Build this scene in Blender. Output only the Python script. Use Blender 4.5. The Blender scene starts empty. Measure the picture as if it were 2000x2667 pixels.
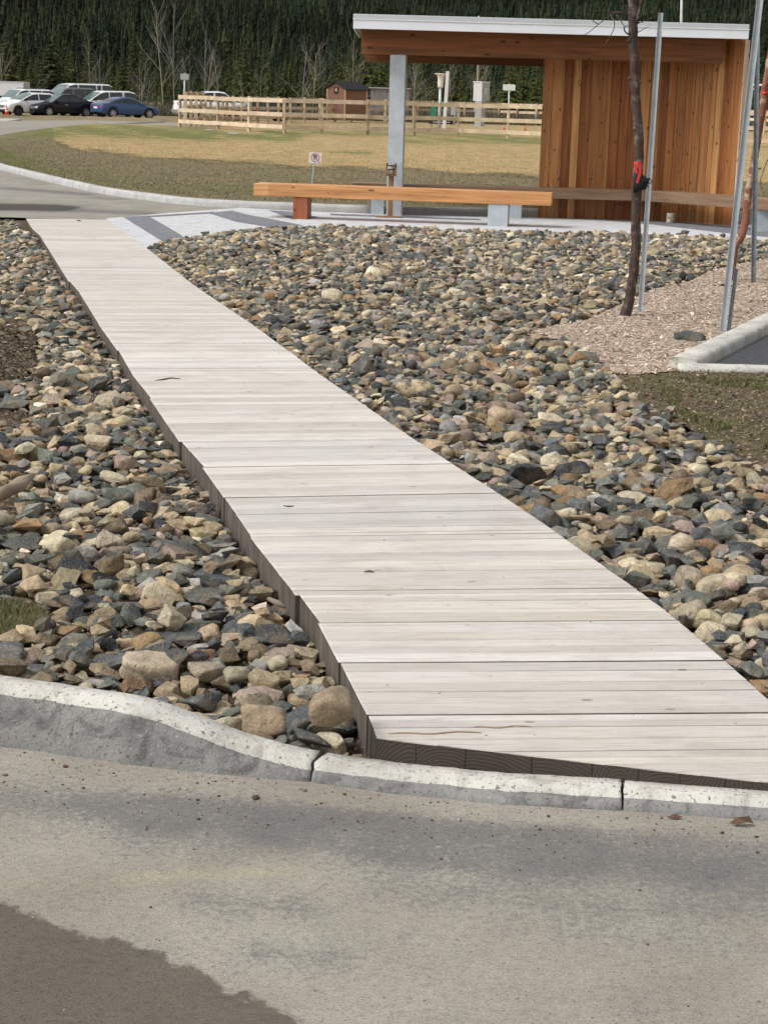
import bpy, math, random
import numpy as np
from mathutils import Vector, Matrix, noise as mnoise
R = math.radians
rng = np.random.default_rng(11)
random.seed(11)
scene = bpy.context.scene
COLL = scene.collection

# ---------------------------------------------------------------- camera
IW, IH, F = 2000.0, 2667.0, 4500.0
EYE = 1.62
PITCH = math.atan(1083.0 / F)
ROLL = 0.027
cam = bpy.data.cameras.new("camera")
cam.sensor_fit = 'HORIZONTAL'; cam.sensor_width = 36.0; cam.lens = 36.0 * F / IW
cam.clip_start = 0.1; cam.clip_end = 6000
camo = bpy.data.objects.new("camera", cam); COLL.objects.link(camo)
CM = Matrix.Translation((0, 0, EYE)) @ Matrix.Rotation(math.pi/2 - PITCH, 4, 'X') @ Matrix.Rotation(ROLL, 4, 'Z')
camo.matrix_world = CM
scene.camera = camo
# ---------------------------------------------------------------- world, sun, exposure
w = bpy.data.worlds.new("World"); scene.world = w; w.use_nodes = True
nt = w.node_tree; nt.nodes.clear()
SUN_EL, SUN_AZ = R(50), R(-112)
sky = nt.nodes.new('ShaderNodeTexSky'); sky.sky_type = 'NISHITA'; sky.sun_disc = False
sky.sun_elevation = SUN_EL; sky.sun_rotation = SUN_AZ; sky.dust_density = 4.0; sky.air_density = 1.0; sky.ozone_density = 1.0
hs = nt.nodes.new('ShaderNodeHueSaturation'); hs.inputs['Saturation'].default_value = 0.12
bg = nt.nodes.new('ShaderNodeBackground'); bg.inputs[1].default_value = 0.15
wo = nt.nodes.new('ShaderNodeOutputWorld')
nt.links.new(sky.outputs[0], hs.inputs['Color']); nt.links.new(hs.outputs[0], bg.inputs[0]); nt.links.new(bg.outputs[0], wo.inputs[0])
sl = bpy.data.lights.new("sun", 'SUN'); sl.energy = 1.5; sl.angle = R(22); sl.color = (1.0, 0.965, 0.92)
so = bpy.data.objects.new("sun", sl); COLL.objects.link(so)
sd = Vector((math.sin(SUN_AZ)*math.cos(SUN_EL), math.cos(SUN_AZ)*math.cos(SUN_EL), math.sin(SUN_EL)))
so.rotation_euler = sd.to_track_quat('Z', 'Y').to_euler(); so.location = (0, 0, 40)
scene.view_settings.view_transform = 'Standard'; scene.view_settings.look = 'None'
scene.view_settings.exposure = 0.15; scene.view_settings.gamma = 1.0; scene.view_settings.use_curve_mapping = False
scene.render.engine = 'CYCLES'

# ---------------------------------------------------------------- pixel <-> world helpers (planning only)
CR = np.array(CM.to_3x3())
def ray(px, py):
    return CR @ np.array([(px-IW/2)/F, -(py-IH/2)/F, -1.0])
def P(px, py, z=0.0):
    d = ray(px, py); t = (z-EYE)/d[2]
    return Vector((d[0]*t, d[1]*t, z))
def PY(px, py, Y):
    d = ray(px, py); t = Y/d[1]
    return Vector((d[0]*t, Y, EYE+d[2]*t))
def gz(Y): 
    t = np.clip((np.asarray(Y, float)-84)/14, 0, 1); return -.05-.21*t*t*(3-2*t)
def PG(px, py, dz=0.0):
    z = -.05
    for _ in range(12): p = P(px, py, z+dz); z = float(gz(p.y))
    return P(px, py, z+dz)
def proj(x, y, z):
    v = np.stack([np.asarray(x, float), np.asarray(y, float), np.asarray(z, float)-EYE], -1) @ CR
    zz = -v[..., 2]
    return IW/2 + F*v[..., 0]/zz, IH/2 - F*v[..., 1]/zz, zz
def lin(r, g, b):
    f = lambda c: (c/255/12.92) if c/255 <= .04045 else ((c/255+.055)/1.055)**2.4
    return (f(r), f(g), f(b))

# ---------------------------------------------------------------- tags
def tag(o, label=None, cat=None, group=None, kind=None):
    if label: o['label'] = label
    if cat: o['category'] = cat
    if group: o['group'] = group
    if kind: o['kind'] = kind
    return o
def thing(name, loc, label, cat, rz=0, group=None):
    o = bpy.data.objects.new(name, None); COLL.objects.link(o); o.empty_display_size = .1
    o.location = loc; o.rotation_euler = (0, 0, rz)
    return tag(o, label, cat, group)
def copy_tree(o, parent=None):
    c = o.copy(); COLL.objects.link(c); c.parent = parent
    for ch in list(o.children): copy_tree(ch, c)
    return c

# ---------------------------------------------------------------- materials
def newmat(name):
    m = bpy.data.materials.new(name); m.use_nodes = True
    n = m.node_tree; b = n.nodes['Principled BSDF']
    return m, n, b
def nd(n, t, ins=None, **kw):
    x = n.nodes.new(t)
    for k, v in kw.items(): setattr(x, k, v)
    if ins:
        for k, v in ins.items():
            if hasattr(v, 'is_output') or isinstance(v, bpy.types.NodeSocket): n.links.new(v, x.inputs[k])
            else: x.inputs[k].default_value = v
    return x
def mth(n, op, a, b=None, c=None, clamp=False):
    x = n.nodes.new('ShaderNodeMath'); x.operation = op; x.use_clamp = clamp
    for i, v in enumerate((a, b, c)):
        if v is None: continue
        if isinstance(v, bpy.types.NodeSocket): n.links.new(v, x.inputs[i])
        else: x.inputs[i].default_value = v
    return x.outputs[0]
def mix(n, f, a, b, mode='MIX'):
    x = n.nodes.new('ShaderNodeMix'); x.data_type = 'RGBA'; x.blend_type = mode
    for i, v in ((0, f), (6, a), (7, b)):
        if isinstance(v, bpy.types.NodeSocket): n.links.new(v, x.inputs[i])
        else: x.inputs[i].default_value = v if i == 0 else (v[0], v[1], v[2], 1)
    return x.outputs[2]
def ramp(n, f, stops):
    x = n.nodes.new('ShaderNodeValToRGB'); cr = x.color_ramp
    while len(cr.elements) < len(stops): cr.elements.new(.5)
    for e, (p, c) in zip(cr.elements, stops):
        e.position = p; e.color = (c[0], c[1], c[2], 1) if isinstance(c, tuple) else (c, c, c, 1)
    n.links.new(f, x.inputs[0]); return x.outputs[0]
def coords(n, scale=(1, 1, 1), kind='Object'):
    tc = n.nodes.new('ShaderNodeTexCoord')
    mp = nd(n, 'ShaderNodeMapping', {'Vector': tc.outputs[kind], 'Scale': scale})
    return mp.outputs[0]
def noi(n, vec, scale, detail=4, rough=.55, dist=0):
    return nd(n, 'ShaderNodeTexNoise', {'Vector': vec, 'Scale': scale, 'Detail': detail, 'Roughness': rough, 'Distortion': dist}).outputs[0]
def bump(n, b, h, strength=.5, dist=.01):
    x = nd(n, 'ShaderNodeBump', {'Height': h, 'Strength': strength, 'Distance': dist})
    n.links.new(x.outputs[0], b.inputs['Normal'])
def plain(name, col, rough=.6, metal=0, var=.25, vscale=8, bscale=60, bs=.15, bd=.005, attr=False, coat=0, stretch=(1, 1, 1), spec=.4, objrand=0):
    m, n, b = newmat(name)
    c = coords(n, stretch)
    f = noi(n, c, vscale, 5)
    if attr: base = nd(n, 'ShaderNodeVertexColor', layer_name='Col').outputs[0]
    else: base = (col[0], col[1], col[2])
    lo = ramp(n, f, [(.25, 1-var), (.75, 1+var*.8)])
    o = mix(n, 1.0, base, lo, 'MULTIPLY')
    if objrand:
        oi = n.nodes.new('ShaderNodeObjectInfo')
        o = mix(n, 1.0, o, ramp(n, oi.outputs['Random'], [(0, (1-objrand, 1-objrand, 1-objrand*.6)), (1, (1+objrand, 1+objrand*.8, 1-objrand*.2))]), 'MULTIPLY')
    n.links.new(o, b.inputs['Base Color'])
    b.inputs['Roughness'].default_value = rough; b.inputs['Metallic'].default_value = metal
    b.inputs['Coat Weight'].default_value = coat; b.inputs['Specular IOR Level'].default_value = spec
    if bs: bump(n, b, noi(n, c, bscale, 5), bs, bd)
    return m
# rock: colour comes from each rock, mottled with minerals and dust
def rock_mat():
    m, n, b = newmat('rock'); c = coords(n)
    base = nd(n, 'ShaderNodeVertexColor', layer_name='Col').outputs[0]
    o = mix(n, 1.0, base, ramp(n, noi(n, c, 22, 6, .65, .6), [(.28, .55), (.5, 1.0), (.72, 1.42)]), 'MULTIPLY')
    o = mix(n, ramp(n, noi(n, c, 9, 4, .6), [(.5, 0.0), (.68, .45)]), o, (.34, .25, .15))
    o = mix(n, ramp(n, noi(n, c, 150, 3, .7), [(.56, 0.0), (.66, .38)]), o, (.48, .43, .36))
    o = mix(n, ramp(n, noi(n, c, 110, 3, .7, .3), [(.32, .5), (.42, 0.0)]), o, (.05, .042, .035))
    n.links.new(o, b.inputs['Base Color']); b.inputs['Roughness'].default_value = .85
    b.inputs['Specular IOR Level'].default_value = .25
    h = mth(n, 'ADD', noi(n, c, 35, 7, .7, .5), mth(n, 'MULTIPLY', noi(n, c, 140, 3), .35))
    bump(n, b, h, 1.0, .016)
    return m
M = {}
M['rock'] = rock_mat()
# weathered pale boardwalk timber; coordinates: x along the plank, y across
def deck_mat():
    m, n, b = newmat('weathered_deck_timber')
    base = nd(n, 'ShaderNodeVertexColor', layer_name='Col').outputs[0]
    c = coords(n, (1, 1, 1)); g = coords(n, (2.4, 34, 6))
    o = mix(n, 1.0, base, ramp(n, noi(n, g, 3.2, 8, .65, .3), [(.28, .80), (.5, 1.0), (.7, 1.08)]), 'MULTIPLY')
    o = mix(n, ramp(n, noi(n, coords(n, (1.1, 14, 4)), 2.3, 7, .7), [(.50, 0.0), (.72, .55)]), o, (.42, .34, .25))
    o = mix(n, ramp(n, noi(n, coords(n, (.9, 2.2, 2)), 3.1, 7, .7, .6), [(.54, 0.0), (.70, .42)]), o, (.33, .305, .275))
    o = mix(n, ramp(n, noi(n, coords(n, (2.2, 3, 3)), 1.3, 5, .6), [(.5, 0.0), (.72, .35)]), o, (.36, .32, .27))
    o = mix(n, ramp(n, noi(n, coords(n, (2.2, 60, 6)), 7, 6, .75), [(.32, .6), (.42, 0.0)]), o, (.20, .155, .12))
    # knots
    v = nd(n, 'ShaderNodeTexVoronoi', {'Vector': coords(n, (5.5, 11, 11)), 'Scale': 1.0, 'Randomness': 1.0})
    k = mth(n, 'MULTIPLY', mth(n, 'LESS_THAN', v.outputs['Distance'], .085), mth(n, 'GREATER_THAN', nd(n, 'ShaderNodeSeparateColor', {'Color': v.outputs['Color']}).outputs[0], .45))
    o = mix(n, mth(n, 'MULTIPLY', k, .6), o, (.17, .125, .09))
    sp = nd(n, 'ShaderNodeTexVoronoi', {'Vector': c, 'Scale': 16.0})
    s2 = mth(n, 'MULTIPLY', mth(n, 'LESS_THAN', sp.outputs['Distance'], .065), mth(n, 'GREATER_THAN', nd(n, 'ShaderNodeSeparateColor', {'Color': sp.outputs['Color']}).outputs[1], .66))
    o = mix(n, mth(n, 'MULTIPLY', s2, .8), o, (.09, .07, .055))
    n.links.new(o, b.inputs['Base Color']); b.inputs['Roughness'].default_value = .8; b.inputs['Specular IOR Level'].default_value = .3
    bump(n, b, noi(n, coords(n, (1.5, 60, 10)), 6, 5, .7), .35, .004)
    return m
M['deck'] = deck_mat()
def endgrain_mat():
    m, n, b = newmat('end_grain')
    uv = n.nodes.new('ShaderNodeUVMap'); s = nd(n, 'ShaderNodeSeparateXYZ', {'Vector': uv.outputs[0]})
    u = mth(n, 'DIVIDE', mth(n, 'ADD', s.outputs[0], mth(n, 'MULTIPLY', mth(n, 'SINE', mth(n, 'MULTIPLY', s.outputs[0], 9)), .03)), .125); fl = mth(n, 'FLOOR', u); fr = mth(n, 'SUBTRACT', u, fl)
    wn = nd(n, 'ShaderNodeTexWhiteNoise', {'W': fl}, noise_dimensions='1D')
    off = mth(n, 'SUBTRACT', wn.outputs[0], .5)
    x = mth(n, 'ADD', mth(n, 'MULTIPLY', mth(n, 'SUBTRACT', fr, .5), .125), mth(n, 'MULTIPLY', off, .1))
    wc = nd(n, 'ShaderNodeSeparateColor', {'Color': wn.outputs[1]})
    x = mth(n, 'ADD', x, mth(n, 'MULTIPLY', mth(n, 'SUBTRACT', wc.outputs[1], .5), .16))
    y = mth(n, 'ADD', s.outputs[1], mth(n, 'SUBTRACT', mth(n, 'MULTIPLY', wc.outputs[2], .26), .13))
    r = mth(n, 'SQRT', mth(n, 'ADD', mth(n, 'MULTIPLY', x, x), mth(n, 'MULTIPLY', y, y)))
    r = mth(n, 'ADD', r, mth(n, 'MULTIPLY', noi(n, coords(n), 9, 3), .035))
    ring = mth(n, 'ADD', mth(n, 'MULTIPLY', mth(n, 'SINE', mth(n, 'MULTIPLY', r, 620)), .5), .5)
    col = mix(n, ring, (.048, .037, .028), (.085, .067, .05))
    edge = mth(n, 'LESS_THAN', mth(n, 'ABSOLUTE', mth(n, 'SUBTRACT', fr, .5)), .487)
    col = mix(n, edge, (.012, .01, .008), col)
    col = mix(n, ramp(n, noi(n, coords(n), 6, 3), [(.35, 0.0), (.7, .6)]), col, (.05, .042, .033))
    n.links.new(col, b.inputs['Base Color']); b.inputs['Roughness'].default_value = .9
    bump(n, b, ring, .3, .002)
    return m
M['endgrain'] = endgrain_mat()
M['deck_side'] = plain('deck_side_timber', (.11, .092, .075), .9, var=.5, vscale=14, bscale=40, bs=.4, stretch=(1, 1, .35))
# warm fir timber. local axis for the grain; knots and streaks
def timber(name, col, axis='Z', knots=.5, sat=1.0, attr=True, ks=(5.5, 5.5, 2.6), dark=(.055, .02, .008)):
    m, n, b = newmat(name)
    st = {'X': (.55, 9, 9), 'Z': (9, 9, .55)}[axis]
    base = nd(n, 'ShaderNodeVertexColor', layer_name='Col').outputs[0] if attr else col
    o = mix(n, 1.0, base, ramp(n, noi(n, coords(n, st), 2.2, 7, .6, .4), [(.3, .62), (.5, 1.0), (.72, 1.3)]), 'MULTIPLY')
    st2 = tuple(s*4 if s > 1 else s for s in st)
    o = mix(n, 1.0, o, ramp(n, noi(n, coords(n, st2), 2.5, 4, .6), [(.3, .78), (.65, 1.12)]), 'MULTIPLY')
    v = nd(n, 'ShaderNodeTexVoronoi', {'Vector': coords(n, ks), 'Scale': 1.0, 'Randomness': 1.0})
    rnd = nd(n, 'ShaderNodeSeparateColor', {'Color': v.outputs['Color']})
    sz = mth(n, 'ADD', mth(n, 'MULTIPLY', rnd.outputs[1], .17), .05)
    k = mth(n, 'MULTIPLY', mth(n, 'LESS_THAN', v.outputs['Distance'], sz), mth(n, 'LESS_THAN', rnd.outputs[0], knots))
    o = mix(n, mth(n, 'MULTIPLY', k, .8), o, dark)
    n.links.new(o, b.inputs['Base Color']); b.inputs['Roughness'].default_value = .55; b.inputs['Specular IOR Level'].default_value = .35
    bump(n, b, noi(n, coords(n, st2), 3, 4), .2, .003)
    return m
M['wall_wood'] = timber('fir_wall_boards', (.4, .2, .08), 'Z', .75, ks=(17, 17, 8.5), dark=(.04, .013, .005))
M['beam_wood'] = timber('fir_beam', (.4, .2, .08), 'X', .45, ks=(5, 11, 11))
M['bench_wood'] = timber('orange_bench_timber', (.4, .2, .08), 'X', .4, ks=(4.0, 12, 12), dark=(.15, .045, .012))
M['old_bench'] = timber('weathered_bench_timber', (.4, .2, .08), 'X', .3, ks=(1.4, 6, 6))
M['fence_wood'] = plain('fence_timber', (.46, .36, .25), .85, var=.3, vscale=3, bscale=30, attr=True)
M['galv'] = plain('galvanised_steel', (.50, .55, .58), .5, .25, var=.16, vscale=9, bscale=25, bs=.08)
M['galv_dark'] = plain('dull_galvanised_steel', (.22, .26, .29), .5, .5, var=.35, vscale=26, bscale=60, bs=.15)
M['fascia'] = plain('white_sheet_metal', (.86, .89, .93), .35, .0, var=.05, vscale=2, bs=.03, bscale=4)
M['fascia_top'] = plain('grey_drip_flashing', (.56, .59, .61), .4, .0, var=.06, vscale=2, bs=0)
M['black'] = plain('matt_black', (.012, .012, .013), .8, var=.2, bs=.2)
M['roofing'] = plain('black_shingles', (.02, .021, .024), .9, var=.4, vscale=12, bs=.6, bscale=30)
M['white'] = plain('white_paint', (.78, .78, .76), .5, var=.06, bs=0)
M['grey'] = plain('grey_cabinet_paint', (.40, .41, .42), .5, var=.06, bs=0)
M['greyl'] = plain('light_grey_cabinet_paint', (.55, .56, .57), .5, var=.06, bs=0)
M['shed_red'] = plain('red_brown_siding', (.215, .112, .075), .8, var=.18, vscale=4, bs=.2)
M['shed_trim'] = plain('cream_trim', (.5, .37, .2), .8, var=.15, bs=.1)
M['old_grey'] = plain('weathered_grey_boards', (.30, .27, .26), .9, var=.35, vscale=3, stretch=(5, 5, .6), bs=.2)
M['orange'] = plain('orange_plastic', (.85, .1, .03), .5, var=.1, bs=0)
M['ribbon'] = plain('pink_red_flagging', (.9, .05, .045), .5, var=.1, bs=0)
M['red'] = plain('red_lettering', (.5, .03, .04), .5, var=.05, bs=0)
M['ink'] = plain('black_lettering', (.02, .02, .02), .5, var=.05, bs=0)
M['green'] = plain('green_sign_paint', (.02, .25, .16), .5, var=.1, bs=0)
M['rust_box'] = plain('dark_brown_timber', (.06, .03, .02), .8, var=.3, bs=.2)
M['glass'] = plain('tinted_car_glass', (.015, .02, .02), .06, var=.05, bs=0, spec=.8)
M['glass_l'] = plain('clear_car_glass', (.10, .15, .14), .06, var=.25, vscale=2, bs=0, spec=.8)
M['tyre'] = plain('tyre_rubber', (.015, .015, .016), .85, var=.1, bs=.2)
M['rim'] = plain('alloy', (.55, .56, .58), .35, .5, var=.05, bs=0)
M['rim_d'] = plain('black_alloy', (.06, .06, .065), .35, .4, var=.05, bs=0)
M['chrome'] = plain('chrome', (.75, .76, .78), .2, .7, var=.03, bs=0)
M['lamp'] = plain('headlight_glass', (.7, .72, .72), .15, var=.05, bs=0)
M['tail'] = plain('tail_light_plastic', (.6, .02, .03), .2, var=.05, bs=0)
for k, c in {'car_black': (.008, .008, .01), 'car_blue': (.04, .082, .20), 'car_white': (.78, .79, .80), 'car_grey': (.13, .125, .12), 'car_dark': (.05, .055, .065)}.items():
    M[k] = plain(k+'_paint', c, .3, var=.03, bs=0, coat=.5 if k != 'car_black' else .15, spec=.4 if k != 'car_black' else .3)
# concrete
def concrete(name, col, dark, amt=.5):
    m, n, b = newmat(name); c = coords(n)
    o = mix(n, 1.0, col, ramp(n, noi(n, c, 5, 6, .6), [(.3, .78), (.6, 1.05)]), 'MULTIPLY')
    o = mix(n, ramp(n, noi(n, c, 11, 8, .75, .9), [(.48, 0.0), (.64, amt)]), o, dark)
    o = mix(n, ramp(n, noi(n, c, 95, 3, .6), [(.34, .8), (.40, 0.0)]), o, (.10, .09, .08))
    o = mix(n, ramp(n, noi(n, c, 120, 3, .6), [(.64, 0.0), (.72, .5)]), o, (.62, .6, .55))
    n.links.new(o, b.inputs['Base Color']); b.inputs['Roughness'].default_value = .9; b.inputs['Specular IOR Level'].default_value = .2
    bump(n, b, mth(n, 'ADD', noi(n, c, 30, 6, .7), mth(n, 'MULTIPLY', noi(n, c, 160, 3), .4)), .75, .008)
    return m
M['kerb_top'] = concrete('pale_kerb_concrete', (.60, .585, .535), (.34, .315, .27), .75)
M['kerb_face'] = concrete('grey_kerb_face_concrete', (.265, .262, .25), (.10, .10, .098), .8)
M['kerb_far'] = concrete('kerb_concrete', (.48, .48, .47), (.33, .33, .32), .4)
M['plaza'] = concrete('white_plaza_concrete', (.60, .605, .62), (.48, .485, .50), .5)
M['plaza_dark'] = concrete('dark_plaza_concrete', (.19, .195, .215), (.32, .33, .36), .5)
def road_mat():
    # R damp patch, G worn blue-grey asphalt, B yellow paint remains / pale dust
    m, n, b = newmat('dusty_asphalt'); c = coords(n)
    a = nd(n, 'ShaderNodeVertexColor', layer_name='Col'); s = nd(n, 'ShaderNodeSeparateColor', {'Color': a.outputs[0]})
    n1 = noi(n, c, 5, 6, .65, .3); n2 = noi(n, c, 60, 5, .75, .2)
    sand = mix(n, ramp(n, noi(n, c, 2.2, 5, .6), [(.35, 0.0), (.65, 1.0)]), (.272, .250, .208), (.345, .322, .272))
    worn = ramp(n, n2, [(.35, (.062, .064, .075)), (.6, (.155, .15, .15))])
    g = mth(n, 'ADD', mth(n, 'MULTIPLY', s.outputs[1], 1.0), mth(n, 'ADD', mth(n, 'MULTIPLY', mth(n, 'SUBTRACT', n2, .5), 3.6), mth(n, 'MULTIPLY', mth(n, 'SUBTRACT', n1, .5), 1.3)))
    o = mix(n, mth(n, 'MULTIPLY', ramp(n, g, [(.15, 0.0), (1.05, 1.0)]), .8), sand, worn)
    o = mix(n, 1.0, o, ramp(n, noi(n, c, 230, 4, .7), [(.3, .58), (.5, 1.0), (.7, 1.32)]), 'MULTIPLY')
    o = mix(n, 1.0, o, ramp(n, noi(n, coords(n, (1, 1.6, 1)), 42, 6, .75, .5), [(.33, .80), (.5, 1.0), (.68, 1.13)]), 'MULTIPLY')
    o = mix(n, ramp(n, noi(n, coords(n, (1, 1.5, 1)), 105, 3, .6), [(.33, .8), (.39, 0.0)]), o, (.085, .078, .066))
    o = mix(n, mth(n, 'MULTIPLY', s.outputs[2], ramp(n, noi(n, c, 90, 4, .7), [(.42, 0.0), (.6, .7)])), o, (.50, .44, .22))
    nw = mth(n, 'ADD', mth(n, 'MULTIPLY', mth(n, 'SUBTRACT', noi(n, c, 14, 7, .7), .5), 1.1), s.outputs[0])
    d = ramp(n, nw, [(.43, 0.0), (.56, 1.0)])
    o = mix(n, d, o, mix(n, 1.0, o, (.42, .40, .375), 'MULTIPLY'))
    n.links.new(o, b.inputs['Base Color'])
    b.inputs['Specular IOR Level'].default_value = .25; b.inputs['Roughness'].default_value = .85
    bump(n, b, mth(n, 'ADD', noi(n, c, 210, 4, .7), mth(n, 'MULTIPLY', n2, .5)), .45, .004)
    return m
M['road'] = road_mat()
def soil(name, c1, c2, c3, sc=18):
    m, n, b = newmat(name); c = coords(n)
    o = mix(n, ramp(n, noi(n, c, sc, 6, .7), [(.35, 0.0), (.65, 1.0)]), c1, c2)
    o = mix(n, ramp(n, noi(n, c, sc*.12, 5, .6), [(.45, 0.0), (.62, .8)]), o, c3)
    o = mix(n, 1.0, o, ramp(n, noi(n, c, sc*7, 4, .7), [(.3, .6), (.7, 1.35)]), 'MULTIPLY')
    n.links.new(o, b.inputs['Base Color']); b.inputs['Roughness'].default_value = .95; b.inputs['Specular IOR Level'].default_value = .1
    bump(n, b, noi(n, c, sc*2.5, 6, .7), .8, .02)
    return m
M['soil'] = soil('dark_soil', (.065, .048, .034), (.14, .105, .07), (.10, .08, .055))
M['ground'] = soil('dry_ground', (.22, .165, .10), (.31, .24, .15), (.17, .16, .08), 6)
M['moss'] = soil('mossy_soil', (.11, .085, .058), (.19, .145, .095), (.13, .135, .05), 22)
M['mulch'] = soil('wood_mulch', (.42, .34, .255), (.56, .47, .37), (.46, .38, .29), 60)
def lawn_mat():
    m, n, b = newmat('dry_lawn'); c = coords(n)
    base = nd(n, 'ShaderNodeVertexColor', layer_name='Col').outputs[0]
    o = mix(n, 1.0, base, ramp(n, noi(n, c, 9, 6, .75), [(.3, .62), (.5, 1.0), (.7, 1.4)]), 'MULTIPLY')
    o = mix(n, 1.0, o, ramp(n, noi(n, c, 1.3, 4, .6), [(.35, (.85, .9, .85)), (.65, (1.15, 1.08, 1.05))]), 'MULTIPLY')
    o = mix(n, ramp(n, noi(n, coords(n, (1, .6, 1)), 1.7, 7, .72, .5), [(.46, 0.0), (.66, .6)]), o, (.155, .15, .062))
    o = mix(n, ramp(n, noi(n, coords(n, (1, .6, 1)), 3.3, 6, .7, .5), [(.56, 0.0), (.70, .45)]), o, (.34, .265, .16))
    n.links.new(o, b.inputs['Base Color']); b.inputs['Roughness'].default_value = .95; b.inputs['Specular IOR Level'].default_value = .1
    bump(n, b, noi(n, c, 25, 5, .7), .8, .03)
    return m
M['lawn'] = lawn_mat()
M['leafmat'] = plain('grass_blades', (1, 1, 1), .8, var=.2, vscale=3, bs=0, attr=True, spec=.15)
M['chips'] = plain('wood_chip', (1, 1, 1), .85, var=.15, bs=0, attr=True, spec=.15)
M['needles'] = plain('spruce_needles', (.078, .094, .032), .85, var=.45, vscale=1.6, bs=0, spec=.12, objrand=.35)
M['hill_trees'] = plain('far_conifers', (1, 1, 1), .9, var=.3, vscale=.5, bs=0, attr=True, spec=.1)
M['bark'] = plain('conifer_bark', (.06, .048, .038), .9, var=.3, bs=.2)
M['aspen'] = plain('aspen_bark', (.27, .255, .225), .85, var=.3, vscale=3, bs=.1, objrand=.15)
M['hill'] = plain('forest_floor', (.03, .036, .022), .95, var=.4, vscale=.05, bs=0)
def bark_mat(name, c1, c2, c3, sc):
    m, n, b = newmat(name); c = coords(n, (1, 1, .5))
    o = mix(n, ramp(n, noi(n, c, sc, 6, .7, .4), [(.38, 0.0), (.6, 1.0)]), c1, c2)
    o = mix(n, ramp(n, noi(n, coords(n, (1, 1, 1.2)), sc*.55, 5, .7), [(.53, 0.0), (.62, .9)]), o, c3)
    n.links.new(o, b.inputs['Base Color']); b.inputs['Roughness'].default_value = .75
    bump(n, b, noi(n, c, sc*2, 5, .7), .8, .008)
    return m
M['bark_dark'] = bark_mat('dark_sapling_bark', (.085, .045, .032), (.035, .024, .02), (.17, .145, .125), 22)
M['bark_birch'] = bark_mat('peeling_birch_bark', (.30, .12, .06), (.16, .06, .035), (.48, .37, .27), 14)
M['tin'] = bark_mat('rusty_tin', (.45, .43, .36), (.5, .48, .42), (.16, .09, .04), 25)

# ---------------------------------------------------------------- mesh helpers
def mesh_np(name, V, T, col=None, smooth=False, mats=(), parent=None, uv=None):
    V = np.asarray(V, dtype=np.float32); T = np.asarray(T, dtype=np.int32)
    k = T.shape[1]
    me = bpy.data.meshes.new(name)
    me.vertices.add(len(V)); me.vertices.foreach_set('co', V.ravel())
    me.loops.add(T.size); me.loops.foreach_set('vertex_index', T.ravel())
    me.polygons.add(len(T)); me.polygons.foreach_set('loop_start', np.arange(0, T.size, k, dtype=np.int32))
    me.polygons.foreach_set('loop_total', np.full(len(T), k, dtype=np.int32))
    sm = np.full(len(T), bool(smooth)) if np.isscalar(smooth) else np.asarray(smooth, bool)
    me.polygons.foreach_set('use_smooth', sm)
    me.update(calc_edges=True)
    if col is not None:
        a = me.color_attributes.new('Col', 'FLOAT_COLOR', 'POINT')
        c4 = np.ones((len(V), 4), np.float32); c4[:, :3] = col; a.data.foreach_set('color', c4.ravel())
    for m in mats: me.materials.append(m)
    o = bpy.data.objects.new(name, me); COLL.objects.link(o); o.parent = parent
    return o
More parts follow.
